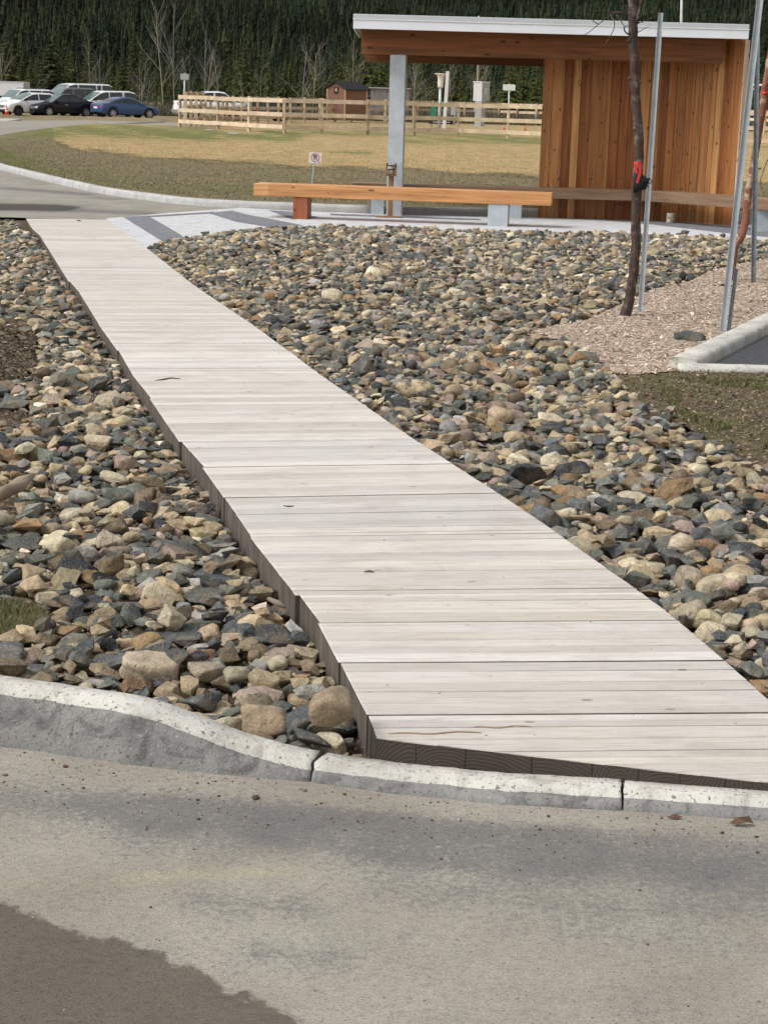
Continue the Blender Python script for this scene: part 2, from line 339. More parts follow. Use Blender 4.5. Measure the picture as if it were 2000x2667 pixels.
class MB:
    def __init__(s): s.v = []; s.f = []; s.m = []; s.c = []; s.sm = []; s.uv = {}
    def add(s, vs, fs, mi=0, col=(1, 1, 1), sm=False):
        k = len(s.v); s.v += [tuple(v) for v in vs]; s.c += [col]*len(vs)
        for f in fs: s.f.append([k+i for i in f]); s.m.append(mi); s.sm.append(sm)
        return k
    def box(s, lo, hi, mi=0, col=(1, 1, 1), mtx=None, bev=0):
        x0, y0, z0 = lo; x1, y1, z1 = hi
        if bev:
            b = bev; vs = []
            for z, i in ((z0, b), (z0+b, 0), (z1-b, 0), (z1, b)):
                vs += [(x0+i+(0), y0+i, z), (x1-i, y0+i, z), (x1-i, y1-i, z), (x0+i, y1-i, z)]
            fs = [(3, 2, 1, 0), (12, 13, 14, 15)]
            for r in range(3):
                for k in range(4):
                    a = r*4+k; c = r*4+(k+1) % 4; fs.append((a, c, c+4, a+4))
        else:
            vs = [(x0, y0, z0), (x1, y0, z0), (x1, y1, z0), (x0, y1, z0), (x0, y0, z1), (x1, y0, z1), (x1, y1, z1), (x0, y1, z1)]
            fs = [(3, 2, 1, 0), (4, 5, 6, 7), (0, 1, 5, 4), (1, 2, 6, 5), (2, 3, 7, 6), (3, 0, 4, 7)]
        if mtx is not None: vs = [mtx @ Vector(v) for v in vs]
        s.add(vs, fs, mi, col)
    def tube(s, pts, rad, n=8, mi=0, col=(1, 1, 1), cap=True, sm=True):
        pts = [Vector(p) for p in pts]; rings = []
        if not hasattr(rad, '__len__'): rad = [rad]*len(pts)
        ref = Vector((.3, 1, .2)).normalized()
        for i, p in enumerate(pts):
            t = (pts[min(i+1, len(pts)-1)] - pts[max(i-1, 0)]).normalized()
            a = t.cross(ref)
            if a.length < .05: a = t.cross(Vector((1, 0, 0)))
            a.normalize(); b = t.cross(a)
            rings += [p + (a*math.cos(2*math.pi*k/n) + b*math.sin(2*math.pi*k/n))*rad[i] for k in range(n)]
        fs = []
        for i in range(len(pts)-1):
            for k in range(n):
                q = (k+1) % n; fs.append((i*n+k, i*n+q, (i+1)*n+q, (i+1)*n+k))
        s.add(rings, fs, mi, col, sm)
        if cap:
            k0 = len(s.v)-len(rings)
            s.f.append([k0+k for k in range(n)][::-1]); s.m.append(mi); s.sm.append(False)
            s.f.append([k0+(len(pts)-1)*n+k for k in range(n)]); s.m.append(mi); s.sm.append(False)
    def sweep(s, pts, prof, xdir, mi=0, col=(1, 1, 1)):
        # closed 2D profile swept along a straight/bent path; xdir = profile x axis
        pts = [Vector(p) for p in pts]; n = len(prof); vs = []
        for i, p in enumerate(pts):
            t = (pts[min(i+1, len(pts)-1)] - pts[max(i-1, 0)]).normalized()
            a = (Vector(xdir) - t*t.dot(Vector(xdir))).normalized(); b = t.cross(a)
            vs += [p + a*u + b*v for u, v in prof]
        fs = [(i*n+k, i*n+(k+1) % n, (i+1)*n+(k+1) % n, (i+1)*n+k) for i in range(len(pts)-1) for k in range(n)]
        fs += [tuple(range(n))[::-1], tuple((len(pts)-1)*n+k for k in range(n))]
        s.add(vs, fs, mi, col)
    def lathe(s, prof, c=(0, 0, 0), n=20, mi=0, col=(1, 1, 1), mtx=None):
        vs = []; fs = []
        for r, z in prof:
            for k in range(n):
                a = 2*math.pi*k/n; v = Vector((c[0]+r*math.cos(a), c[1]+r*math.sin(a), c[2]+z))
                vs.append(mtx @ v if mtx is not None else v)
        for i in range(len(prof)-1):
            for k in range(n): q = (k+1) % n; fs.append((i*n+k, i*n+q, (i+1)*n+q, (i+1)*n+k))
        fs.append(tuple(range(n))[::-1]); fs.append(tuple((len(prof)-1)*n+k for k in range(n)))
        s.add(vs, fs, mi, col, True)
    def poly(s, pts, mi=0, col=(1, 1, 1)): s.add(pts, [tuple(range(len(pts)))], mi, col)
    def prism(s, outline, axis_vec, mi=0, col=(1, 1, 1)):
        n = len(outline); a = Vector(axis_vec); o = [Vector(p) for p in outline]
        s.add(o + [p+a for p in o], [tuple(range(n)), tuple(range(n, 2*n))[::-1]] + [(k, n+k, n+(k+1) % n, (k+1) % n) for k in range(n)], mi, col)
    def build(s, name, mats, parent=None, bevel=0, loc=None, rz=None, fix=True):
        me = bpy.data.meshes.new(name); me.from_pydata(s.v, [], s.f)
        if not isinstance(mats, (list, tuple)): mats = [mats]
        for m in mats: me.materials.append(m)
        me.polygons.foreach_set('material_index', s.m); me.polygons.foreach_set('use_smooth', s.sm)
        a = me.color_attributes.new('Col', 'FLOAT_COLOR', 'POINT')
        c4 = np.ones((len(s.v), 4), np.float32); c4[:, :3] = np.array(s.c, np.float32).reshape(-1, 3); a.data.foreach_set('color', c4.ravel())
        if fix:
            import bmesh
            bm = bmesh.new(); bm.from_mesh(me); bmesh.ops.recalc_face_normals(bm, faces=bm.faces); bm.to_mesh(me); bm.free()
        me.update()
        o = bpy.data.objects.new(name, me); COLL.objects.link(o); o.parent = parent
        if loc is not None: o.location = loc
        if rz is not None: o.rotation_euler = (0, 0, rz)
        if bevel:
            bv = o.modifiers.new('bevel', 'BEVEL'); bv.width = bevel; bv.segments = 2; bv.limit_method = 'ANGLE'
        return o
def jit(c, a=.08):
    k = 1 + random.uniform(-a, a); return (c[0]*k, c[1]*k*(1+random.uniform(-a, a)*.3), c[2]*k*(1+random.uniform(-a, a)*.5))
def pip(x, y, poly):
    x = np.asarray(x); y = np.asarray(y); ins = np.zeros(x.shape, bool); n = len(poly)
    for i in range(n):
        x0, y0 = poly[i]; x1, y1 = poly[(i+1) % n]
        if y0 == y1: continue
        c = ((y0 > y) != (y1 > y)) & (x < (x1-x0)*(y-y0)/(y1-y0)+x0); ins ^= c
    return ins
def sheet(name, poly, z, mat, label=None, cell=None, thick=0):
    """a flat polygon sheet from world xy points"""
    mb = MB(); mb.poly([(p[0], p[1], z) for p in poly]); o = mb.build(name, mat)
    if o.data.polygons[0].normal.z < 0: o.data.flip_normals()
    o['kind'] = 'structure'; return o
def grid(name, xs, ys, zfun, colfun, mat, keep=None):
    X, Y = np.meshgrid(xs, ys); Z = zfun(X, Y); nx, ny = len(xs), len(ys)
    V = np.stack([X.ravel(), Y.ravel(), Z.ravel()], 1)
    i, j = np.meshgrid(np.arange(nx-1), np.arange(ny-1)); a = (j*nx+i).ravel()
    T = np.stack([a, a+1, a+nx+1, a+nx], 1)
    if keep is not None:
        cx = V[T].mean(1); T = T[keep(cx[:, 0], cx[:, 1])]
        used = np.unique(T); mp = np.full(len(V), -1); mp[used] = np.arange(len(used)); T = mp[T]; V = V[used]
    col = colfun(V[:, 0], V[:, 1], V[:, 2]) if colfun else None
    o = mesh_np(name, V, T, col, True, [mat]); o['kind'] = 'structure'; return o
def gsum(px, py, blobs):
    v = np.zeros_like(px)
    for (x0, y0, x1, y1, wd, amp) in blobs:       # capsule blobs
        dx, dy = x1-x0, y1-y0; L = dx*dx+dy*dy+1e-9
        t = np.clip(((px-x0)*dx+(py-y0)*dy)/L, 0, 1)
        d2 = ((px-x0-t*dx)*.35)**2 + (py-y0-t*dy)**2
        v = v + amp*np.exp(-d2/(2*wd*wd))
    return v
# ================================================================ SETTING
def zero(X, Y): return X*0
ground = grid('ground', np.array([-3000, -500, 0, 500, 3000.]), np.concatenate([[-60, 0, 60], np.arange(84, 99, 1), [200, 600, 3000]]), lambda X, Y: gz(Y), None, M['ground'])
# forested hill, rising beyond the flat
def hillz(X, Y): return np.where(Y > 430, (Y-430)*.135 + 3*np.sin(X*.011+Y*.007) * np.clip((Y-430)/200, 0, 1), -1.0)
hill = grid('hill', np.linspace(-900, 900, 60), np.linspace(420, 1600, 60), hillz, None, M['hill'])

# ---- near road with its damp patch and worn bands (stains placed once, in ground coordinates)
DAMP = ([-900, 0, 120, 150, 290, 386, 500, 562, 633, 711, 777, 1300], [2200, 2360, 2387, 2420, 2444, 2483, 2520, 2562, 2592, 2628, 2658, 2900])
def road_col(x, y, z):
    px, py, zz = proj(x, y, z*0)
    ok = (zz > 1.2)
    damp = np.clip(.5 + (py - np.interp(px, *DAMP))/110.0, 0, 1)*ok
    worn = gsum(px, py, [(60, 2090, 420, 2115, 38, .75), (420, 2120, 900, 2150, 40, .8), (850, 2160, 1300, 2215, 45, .9), (1150, 2200, 2100, 2290, 50, .95),
                         (1500, 2160, 2200, 2215, 22, .35), (400, 2210, 700, 2200, 30, .3), (560, 2350, 780, 2370, 28, .6), (700, 2480, 850, 2500, 30, .55), (1000, 2330, 1900, 2380, 30, .45),
                         (1400, 2430, 2300, 2500, 30, .3)]) - gsum(px, py, [(0, 1990, 900, 2075, 22, .3), (900, 2090, 2100, 2165, 20, .4), (900, 2400, 1500, 2560, 40, .3)])
    yel = gsum(px, py, [(340, 2288, 760, 2268, 7, .9), (0, 2300, 350, 2295, 8, .3)])
    return np.stack([damp, np.clip(worn, 0, 1)*ok+.0, yel*ok], 1)
KB = [(-1500, 1790), (-700, 1860), (-300, 1905), (0, 1947), (163, 1971), (392, 2001), (603, 2022), (802, 2034), (1017, 2069), (1306, 2098), (1617, 2112), (2000, 2141), (2500, 2180), (3600, 2230)]
kbw = [P(a, b) for a, b in KB]
kbx = [p.x for p in kbw]; kby = [p.y for p in kbw]
xs = np.concatenate([[-30, -12, -6, -3.5], np.arange(-2.6, 3.0, .035), [3.6, 6, 12, 30]])
vv = np.concatenate([[0], np.linspace(.02, 1, 60)**1.0*2.2/8, [.5, 1.0]])
KX = np.interp(xs, kbx, kby) + .03
def strip(name, A, B, nv, z, colf, mat, vs=None):
    """ruled strip between two polylines of equal length"""
    A = np.array(A); B = np.array(B); vs = np.linspace(0, 1, nv) if vs is None else vs
    V = np.array([A + (B-A)*v for v in vs]); nu = len(A); V = V.reshape(-1, 2)
    V = np.concatenate([V, (z(V[:, 0], V[:, 1])[:, None] if callable(z) else np.full((len(V), 1), z))], 1); nv = len(vs)
    i, j = np.meshgrid(np.arange(nu-1), np.arange(nv-1)); a = (j*nu+i).ravel(); T = np.stack([a, a+1, a+nu+1, a+nu], 1)
    col = colf(V[:, 0], V[:, 1], V[:, 2]) if colf else None
    o = mesh_np(name, V, T, col, True, [mat])
    if o.data.polygons[0].normal.z < 0: o.data.flip_normals()
    o['kind'] = 'structure'; return o
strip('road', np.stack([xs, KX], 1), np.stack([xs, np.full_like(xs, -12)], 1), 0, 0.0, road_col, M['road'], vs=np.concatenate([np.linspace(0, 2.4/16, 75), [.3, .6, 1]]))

def resample(pts, n, n3=None):
    pts = np.array([[p[0], p[1]] for p in pts], float)
    L = np.concatenate([[0], np.cumsum(np.hypot(*np.diff(pts, axis=0).T))]); t = np.linspace(0, L[-1], n)
    # smooth interpolation (Catmull-like through cubic on knots)
    out = np.stack([np.interp(t, L, pts[:, 0]), np.interp(t, L, pts[:, 1])], 1)
    k = max(1, n//60); ker = np.ones(2*k+1)/(2*k+1)
    pad = np.concatenate([np.repeat(out[:1], k, 0)*1, out, np.repeat(out[-1:], k, 0)])
    sm = np.stack([np.convolve(pad[:, 0], ker, 'valid'), np.convolve(pad[:, 1], ker, 'valid')], 1); sm[0] = out[0]; sm[-1] = out[-1]
    return sm
# ---- far road and lawn
FK = [(-150, 396), (-120, 402), (-60, 421), (0, 441), (143, 477), (253, 502), (316, 512), (485, 534), (612, 541), (800, 548), (1056, 558), (1394, 561), (1800, 565), (2300, 572)]
fk = resample([P(a, b) for a, b in FK], 260)
BK = [(-150, 394), (-120, 384), (-60, 371), (0, 357), (78, 344), (217, 328), (353, 318), (422, 315), (600, 306), (1000, 303), (1410, 310), (2300, 338)]
bk = resample([P(a, b) for a, b in BK], 260)
def far_road_col(x, y, z):
    px, py, zz = proj(x, y, z*0)
    dk = gsum(px, py, [(-200, 535, 180, 540, 7, 1.3), (150, 545, 420, 556, 4, .9), (0, 488, 230, 505, 3, 1.0), (230, 512, 330, 520, 3, .7), (0, 455, 120, 480, 3, .4), (0, 335, 400, 325, 3, .25)])
    return np.stack([np.clip(gsum(px, py, [(-300, 533, 170, 541, 6.5, 1.0)])*1.2, 0, 1), np.clip(dk, 0, 1)+.12, dk*0], 1)
rp = [(276, 570), (620, 548), (640, 530), (520, 303), (-2600, 303), (-2600, 600), (0, 569)]
rpw = [tuple(P(a, b)[:2]) for a, b in rp]
fr = grid('road_beyond', np.arange(-60, 4, .3), np.concatenate([np.arange(22.2, 34, .12), np.arange(34, 105, .8)]), lambda X, Y: np.minimum(0, gz(Y)+.06), far_road_col, M['road'], keep=lambda x, y: pip(x, y, rpw))
# tidy edge slab under the boardwalk end so the road edge is straight
GB = ([-200, 130, 143, 211, 439, 700, 1056, 1399, 2600], [300, 300, 363, 390, 411, 426, 442, 455, 495])
def lawn_col(x, y, z):
    px, py, zz = proj(x, y, z)
    nz = (np.sin(x*2.3+y*.7)+np.sin(x*.9-y*1.9+1)+np.sin(x*5.1+y*2.2+2)*.7+np.sin(-x*3.7+y*4.3)*.6+np.sin(x*11+y*3)*.4+np.sin(x*7-y*8+4)*.4)/2.2
    wob = 5*np.sin(px*.03)+3*np.sin(px*.011+2)+7*nz
    gold = 1/(1+np.exp((py-np.interp(px, *GB)+wob*.6)/2.0))
    brown = np.array([.20, .17, .106]); gd = np.array([.42, .31, .165]); gr = np.array([.14, .165, .055])
    c = brown + (gd-brown)*gold[:, None]
    grn = gsum(px, py, [(150, 334, 520, 346, 12, 1.1), (400, 348, 760, 358, 6, 1.0), (700, 342, 1300, 352, 6, .7), (1050, 368, 1420, 362, 6, .6), (860, 395, 960, 398, 3, .5), (0, 400, 40, 425, 12, .5), (40, 352, 160, 345, 6, .6),
                        (590, 523, 650, 528, 3, .7), (800, 533, 1020, 545, 3, .5), (300, 480, 700, 500, 10, .25), (1300, 365, 1420, 370, 5, .6), (60, 440, 300, 470, 12, .25)])
    c = c + (gr-c)*np.clip(grn*(1+.8*nz), 0, .9)[:, None]
    dkl = np.exp(-((py-np.interp(px, *GB)-3+wob*.6)/3.5)**2)*(px > 145)
    c = c*(1-.35*dkl[:, None])
    far = np.clip((340-py)/25, 0, 1)*(px > 430); c = c + (np.array([.28, .215, .125])-c)*(far*.7)[:, None]
    return c
vs = np.concatenate([np.linspace(0, .35, 110), np.linspace(.37, 1, 60)])
strip('lawn', fk + (0, .08), bk, 0, lambda X, Y: np.where(Y < 80, .085, np.maximum(gz(Y)+.03, .085-(Y-80)*.02)), lawn_col, M['lawn'], vs=vs)
# low earth verge between upper road and parked cars
vp = [PG(a, b) for a, b in ((-60, 304), (40, 304.5), (130, 305), (220, 306.5), (330, 309), (420, 313), (480, 314))]
vx = np.linspace(vp[0].x, vp[-1].x, 140); vyc = np.interp(vx, [q.x for q in vp], [q.y for q in vp])
prof = [(-1.6, -.03), (-1.1, .05), (-.6, .10), (0, .12), (.6, .07), (1.4, -.03)]
V = []; nv_ = len(prof)
for x_, y_ in zip(vx, vyc):
    for o_, h2 in prof:
        yy = y_+o_+.3*mnoise.noise((x_*.7, o_, 0)); V.append((x_, yy, float(gz(yy))+.05*(h2 < 0)*0+h2*(1+.6*mnoise.noise((x_*1.3, o_*2, 3)))))
T = [(a*nv_+b, (a+1)*nv_+b, (a+1)*nv_+b+1, a*nv_+b+1) for a in range(len(vx)-1) for b in range(nv_-1)]
o = mesh_np('earth_verge', V, T, None, True, [M['ground']]); o['kind'] = 'structure'
mb = MB(); mb.box((-.9, -3.2, 0), (.9, 3.2, .1), bev=.02); o = mb.build('concrete_slab', M['kerb_far'], loc=PG(-10, 315), rz=.1); tag(o, 'low flat grey concrete slab at the edge of the upper road at far left', 'slab')

# ---- kerbs
def kerb(name, path, hfun, width, mats, label, batter=.02, side=1, group=None, lump=.004, ends=True, pre=None):
    """path = front bottom line; profile with face and rounded top"""
    n = len(path); V = []; path = np.array(path)
    for i in range(n):
        t = path[min(i+1, n-1)]-path[max(i-1, 0)]; t = t/np.hypot(*t); nrm = np.array([-t[1], t[0]])*side
        h = hfun(i/(n-1)) if callable(hfun) else hfun
        r = min(.02, h*.4); kk = len(V) % 9; j = lambda a=lump: (mnoise.noise((path[i][0]*3.1, path[i][1]*3.1, kk*.9))+.55*mnoise.noise((path[i][0]*17, path[i][1]*17, kk*1.7))+.3*mnoise.noise((path[i][0]*45, path[i][1]*45, kk*2.3)))*a
        for (o_, z) in ((0, -.06), (0+j(), 0), (batter*.45+j(), h*.5), (batter+j(lump*1.6), h-r), (batter+r+j(), h+j(.003)), (width*.6, h+.002+j(.004)), (width-r, h+j(.003)), (width+j(), h-r), (width+.01, -.06)):
            jg = 0 if 0 < i < n-1 or not ends else .016*mnoise.noise((o_*55+3, z*40, round(path[i][0], 1)))
            p = path[i]+nrm*o_+t*jg; V.append((p[0], p[1], z))
    k = 9; fs = [(i*k+a, i*k+a+1, (i+1)*k+a+1, (i+1)*k+a) for i in range(n-1) for a in range(k-1)]
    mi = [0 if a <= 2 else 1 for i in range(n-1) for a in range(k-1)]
    b = MB(); b.v = V; b.f = [list(f) for f in fs] + [list(range(k)), [(n-1)*k+a for a in range(k)]]; b.m = mi+[0, 0]; b.sm = [True]*len(fs)+[False, False]; b.c = [(1, 1, 1)]*len(V)
    o = b.build(name, mats); tag(o, label, 'kerb', group); return o
def kpath(x0, x1, n):
    xx = np.linspace(x0, x1, n); return np.stack([xx, np.interp(xx, kbx, kby)], 1)
def smooth_path(p, k=5):
    ker = np.ones(2*k+1)/(2*k+1); y = np.concatenate([np.full(k, p[0, 1]), p[:, 1], np.full(k, p[-1, 1])]); q = p.copy(); q[:, 1] = np.convolve(y, ker, 'valid'); q[:k] = p[:k]; q[-k:] = p[-k:]; return q
xj = P(810, 2035).x; xc = P(1622, 2112).x
HX = [P(a, b).x for a, b in ((-600, 1860), (0, 1947), (330, 1990), (422, 2004), (512, 2013), (603, 2022), (723, 2029), (800, 2034))]
HV = [.150, .146, .140, .122, .098, .072, .048, .034]
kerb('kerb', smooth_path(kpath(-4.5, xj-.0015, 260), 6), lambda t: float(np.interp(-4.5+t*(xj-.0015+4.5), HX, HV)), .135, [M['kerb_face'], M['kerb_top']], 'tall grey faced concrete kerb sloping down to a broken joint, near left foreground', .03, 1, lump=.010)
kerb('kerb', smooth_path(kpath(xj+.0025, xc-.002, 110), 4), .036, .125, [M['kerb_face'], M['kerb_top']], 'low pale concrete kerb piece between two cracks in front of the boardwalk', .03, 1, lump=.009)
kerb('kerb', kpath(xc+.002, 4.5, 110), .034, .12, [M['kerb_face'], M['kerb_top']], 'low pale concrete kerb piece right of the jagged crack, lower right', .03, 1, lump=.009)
kerb('kerb', fk[::1], .1, .15, [M['kerb_far'], M['kerb_far']], 'long curved grey concrete kerb edging the lawn beyond the boardwalk', .012, 1, lump=.0)
kerb('kerb', bk[2:90], .03, .12, [M['kerb_far'], M['kerb_far']], 'thin pale kerb along the upper road at the back of the lawn, upper left', .012, -1, lump=0)

# ---- plaza of pale and dark concrete
def pw(pts, z=0): return [P(a, b, z) for a, b in pts]
pl = [(276, 569), (450, 554), (624, 541), (760, 549), (1061, 560), (1394, 566), (2200, 594), (2200, 645), (1500, 640), (1200, 625), (560, 640), (375, 652)]
sheet('plaza', pw(pl), .006, M['plaza'])
for i, q in enumerate([[(321, 566), (384, 562), (470, 612), (500, 640), (440, 640)], [(384, 563), (560, 552), (553, 556), (390, 566)],
          [(545, 556), (603, 549), (650, 561), (705, 571), (790, 588), (700, 592), (615, 578)], [(700, 548), (764, 552), (830, 566), (760, 572)],
          [(1560, 573), (1750, 577), (1900, 590), (2100, 612), (2100, 628), (1880, 606), (1700, 585)], [(860, 557), (1250, 571), (1250, 574), (860, 561)]]):
    sheet('plaza_band', pw(q), .010, M['plaza_dark'])
# soil under the rocks, mulch, mossy ground
soilp = pw([(-900, 566), (75, 567), (276, 570), (375, 645), (560, 628), (1200, 618), (2600, 650), (4200, 1500), (4200, 2200), (2000, 2080), (800, 1985), (0, 1800), (-2500, 1760), (-2500, 800)])
sheet('soil', soilp, -.03, M['soil'])
MUL = [(2400, 660), (2000, 672), (1930, 685), (1850, 705), (1790, 735), (1700, 752), (1600, 800), (1530, 832), (1440, 848), (1385, 862), (1440, 885), (1540, 925), (1600, 972), (1660, 975), (1770, 964), (1830, 945), (2100, 790), (2450, 640)]
sheet('mulch_bed', pw(MUL, .02), .02, M['mulch'])
MOS = [(1590, 960), (1660, 972), (1760, 960), (1900, 964), (2500, 972), (2700, 1400), (2350, 1290), (2000, 1225), (1900, 1185), (1820, 1130), (1740, 1085), (1660, 1050)]
sheet('mossy_ground', pw(MOS, .015), .015, M['moss'])
# patches of bare earth and thin grass at the left edge
sheet('bare_earth', pw([(-600, 800), (60, 825), (95, 880), (80, 960), (60, 1010), (-600, 1010)], .0), .0, M['soil'])
sheet('grass_patch', pw([(-600, 1540), (60, 1560), (125, 1590), (130, 1625), (60, 1660), (-600, 1690)], .0), .0, M['moss'])
# white kerbed corner of the lower parking lot at the right edge
c0 = P(1768, 948); c1 = P(2300, 668); c2 = P(2700, 985)
def kb2(name, a, b, w_, h, label):
    a = Vector((a.x, a.y)); b = Vector((b.x, b.y)); n_ = 40
    kerb(name, [tuple(a+(b-a)*i/(n_-1)) for i in range(n_)], h, w_, [M['kerb_top'], M['kerb_top']], label, .006, 1, lump=.006)
kb2('kerb', P(1815, 970), P(2500, 608), .18, .085, 'wide white concrete kerb running back along the mulch at the right edge')
kb2('kerb', P(1768, 973), P(2600, 990), .10, .055, 'thin white concrete kerb meeting the wide kerb at the right edge')
sheet('parking_lot', pw([(1840, 962), (2600, 975), (2900, 640), (2480, 620)]), .012, plain('dark_asphalt', (.06, .062, .066), .9, var=.4, vscale=20, bs=.5))

# ================================================================ BOARDWALK
PD = Vector((.981, .195)); PE = Vector((-.195, .981))
def bz(t, s=None):
    z = float(np.interp(t, [3.9, 22.5], [.090, .015]))
    if s is not None: z -= .038*max(0, s-S0)*max(0, min(1, (6.5-t)/2.5))
    return z
S0 = .75
def PB(px, py):
    z = .08
    for _ in range(6):
        p = P(px, py, z); z = bz(p.x*PE.x+p.y*PE.y, p.x*PD.x+p.y*PD.y)
    return p.x*PD.x+p.y*PD.y, p.x*PE.x+p.y*PE.y
LE = sorted([PB(a, b) for a, b in ((67, 568), (80, 590), (105, 612), (181, 733), (207, 762), (257, 843), (307, 912), (342, 974), (392, 1037), (470, 1150), (530, 1217), (586, 1296), (656, 1398), (775, 1550), (830, 1622), (885, 1727), (955, 1863), (979, 1924))], key=lambda q: q[1])
RE = sorted([PB(a, b) for a, b in ((276, 568), (330, 608), (350, 620), (498, 736), (536, 763), (657, 844), (772, 928), (820, 965), (1067, 1136), (1278, 1272), (1429, 1372), (1736, 1591), (1857, 1694), (2000, 1820), (2150, 1950), (2290, 2062))], key=lambda q: q[1])
lt = [q[1] for q in LE]; ls = [q[0] for q in LE]; rt = [q[1] for q in RE]; rs = [q[0] for q in RE]
cA = PB(979, 1924); print('cA', cA); cB = PB(2290, 2072)
def cut_s(t): return cA[0] + (t-cA[1])*(cB[0]-cA[0])/(cB[1]-cA[1])
def s_left(t): return float(np.interp(t, lt, ls)) if t > cA[1] else cut_s(t)
def s_right(t): return float(np.interp(t, rt, rs))
bounds = sorted([PB(a, b)[1] for a, b in ((67, 568), (87, 594), (105, 612), (181, 733), (207, 762), (257, 843), (307, 912), (342, 974), (392, 1037), (470, 1150), (530, 1217), (586, 1296), (656, 1398), (775, 1550), (830, 1622), (885, 1727), (955, 1863))])
bounds = [cB[1]] + bounds
walk = thing('boardwalk', (0, 0, 0), 'long pale weathered timber boardwalk crossing the rock bed on a diagonal', 'boardwalk')
rb = random.Random(5)
WA = math.atan2(PD.y, PD.x)
def wpt(s, t, z): return (s, t, z)          # panels are rotated objects: local x = along the planks
for bi in range(len(bounds)-1):
    t0, t1 = bounds[bi]+.005, bounds[bi+1]-.005
    mb = MB(); pc = rb.uniform(.95, 1.04); t = t0; warm = rb.uniform(-.015, .025); jl = rb.uniform(-.007, .007)
    while t < t1-.01:
        wd = rb.choice((.038, .045, .06, .075, .089)); te = min(t+wd, t1)
        if t1-te < .02: te = t1
        if t < cA[1]-1e-6 < te-1e-5: te = cA[1]
        k = pc*rb.uniform(.80, 1.06); wp = warm+rb.uniform(-.012, .03); col = (.632*k*(1+wp*.6), .598*k, .560*k*(1-wp))
        z0 = bz(t)+rb.uniform(-.0012, .0012); z1 = z0
        a0, a1 = s_left(t), s_left(te); b0, b1 = s_right(t), s_right(te)
        gp = .0007 if rb.random() < .6 else rb.uniform(.0012, .0026)
        front = t < cA[1]
        if front: a0 = cut_s(t+0) ; a1 = cut_s(te) if te <= cA[1] else s_left(te)
        else: a0 += jl; a1 += jl; 
        if front and a0 > b0: a0 = b0-.001
        tt, tb = t+gp, te-gp; zt = z0; ch = .002; zb = min(zt-.03, -.06) if bi < 12 else -.06
        # real butt joints: most boards run the full width, some are made of two lengths
        segs = [(0, 1)] if rb.random() < .95 else (lambda q: [(0, q-.0012), (q, 1)])(rb.uniform(.2, .8))
        for (u0, u1) in segs:
            A = Vector((a0+(b0-a0)*u0, tt)); B = Vector((a0+(b0-a0)*u1, tt)); C_ = Vector((a1+(b1-a1)*u1, tb)); D_ = Vector((a1+(b1-a1)*u0, tb))
            k2 = rb.uniform(.97, 1.03); cc = tuple(x*k2 for x in col)
            zA, zB, zC, zD = [zt-bz(t)+bz(t, q_.x) for q_ in (A, B, C_, D_)]
            vs_ = [(A.x, A.y, zb), (B.x, B.y, zb), (C_.x, C_.y, zb), (D_.x, D_.y, zb), (A.x, A.y, zA-ch), (B.x, B.y, zB-ch), (C_.x, C_.y, zC-ch), (D_.x, D_.y, zD-ch),
                   (A.x+ch*(u0 == 0), A.y+ch, zA), (B.x-ch*(u1 == 1), B.y+ch, zB), (C_.x-ch*(u1 == 1), C_.y-ch, zC), (D_.x+ch*(u0 == 0), D_.y-ch, zD)]
            mb.add(vs_, [(8, 9, 10, 11), (4, 5, 9, 8), (5, 6, 10, 9), (6, 7, 11, 10), (7, 4, 8, 11)], 0, cc)
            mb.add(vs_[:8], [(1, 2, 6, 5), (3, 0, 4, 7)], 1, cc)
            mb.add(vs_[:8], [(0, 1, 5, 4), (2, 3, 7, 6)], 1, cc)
        t = te
    o = mb.build('deck_panel', [M['deck'], M['deck_side']], walk, rz=WA)
# end-grain face along the diagonal cut
q0 = Vector((cA[0]-.001, cA[1])); q1 = Vector((cB[0], cB[1])); dn = (q1-q0); L = dn.length; dn.normalize(); nn = Vector((dn.y, -dn.x))
mb = MB(); N_ = 40; vs_ = []
for i in range(N_+1):
    s = L*i/N_; p = q0+dn*s+nn*.004*(1+.5*mnoise.noise((s*5, 0, 0))); zt = bz(p.y, p.x)-.001
    vs_ += [(p.x, p.y, -.03), (p.x, p.y, zt)]
mb.add(vs_, [(2*i, 2*i+2, 2*i+3, 2*i+1) for i in range(N_)])
eg = mb.build('end_grain_face', M['endgrain'], walk, rz=WA, fix=False)
uvl = eg.data.uv_layers.new(name='UVMap')
for lp in eg.data.loops:
    v = lp.vertex_index; uvl.data[lp.index].uv = (L*(v//2)/N_, eg.data.vertices[v].co.z)
# raised splinter strips along the split front board
for (a, b, ln, rr) in ((1010, 1913, .24, .0022), (1225, 1897, .16, .0018)):
    s, t = PB(a, b); mb = MB()
    mb.tube([(s+ln*i/8, t+.006*math.sin(i*1.3)+.008*i/8, bz(t, s+ln*i/8)+.001) for i in range(9)], [rr*.3]+[rr]*7+[rr*.3], 5, col=(.3, .17, .08))
    o = mb.build('splinter', plain('split_wood', (.36, .27, .18), .8, bs=.1), walk, rz=WA)
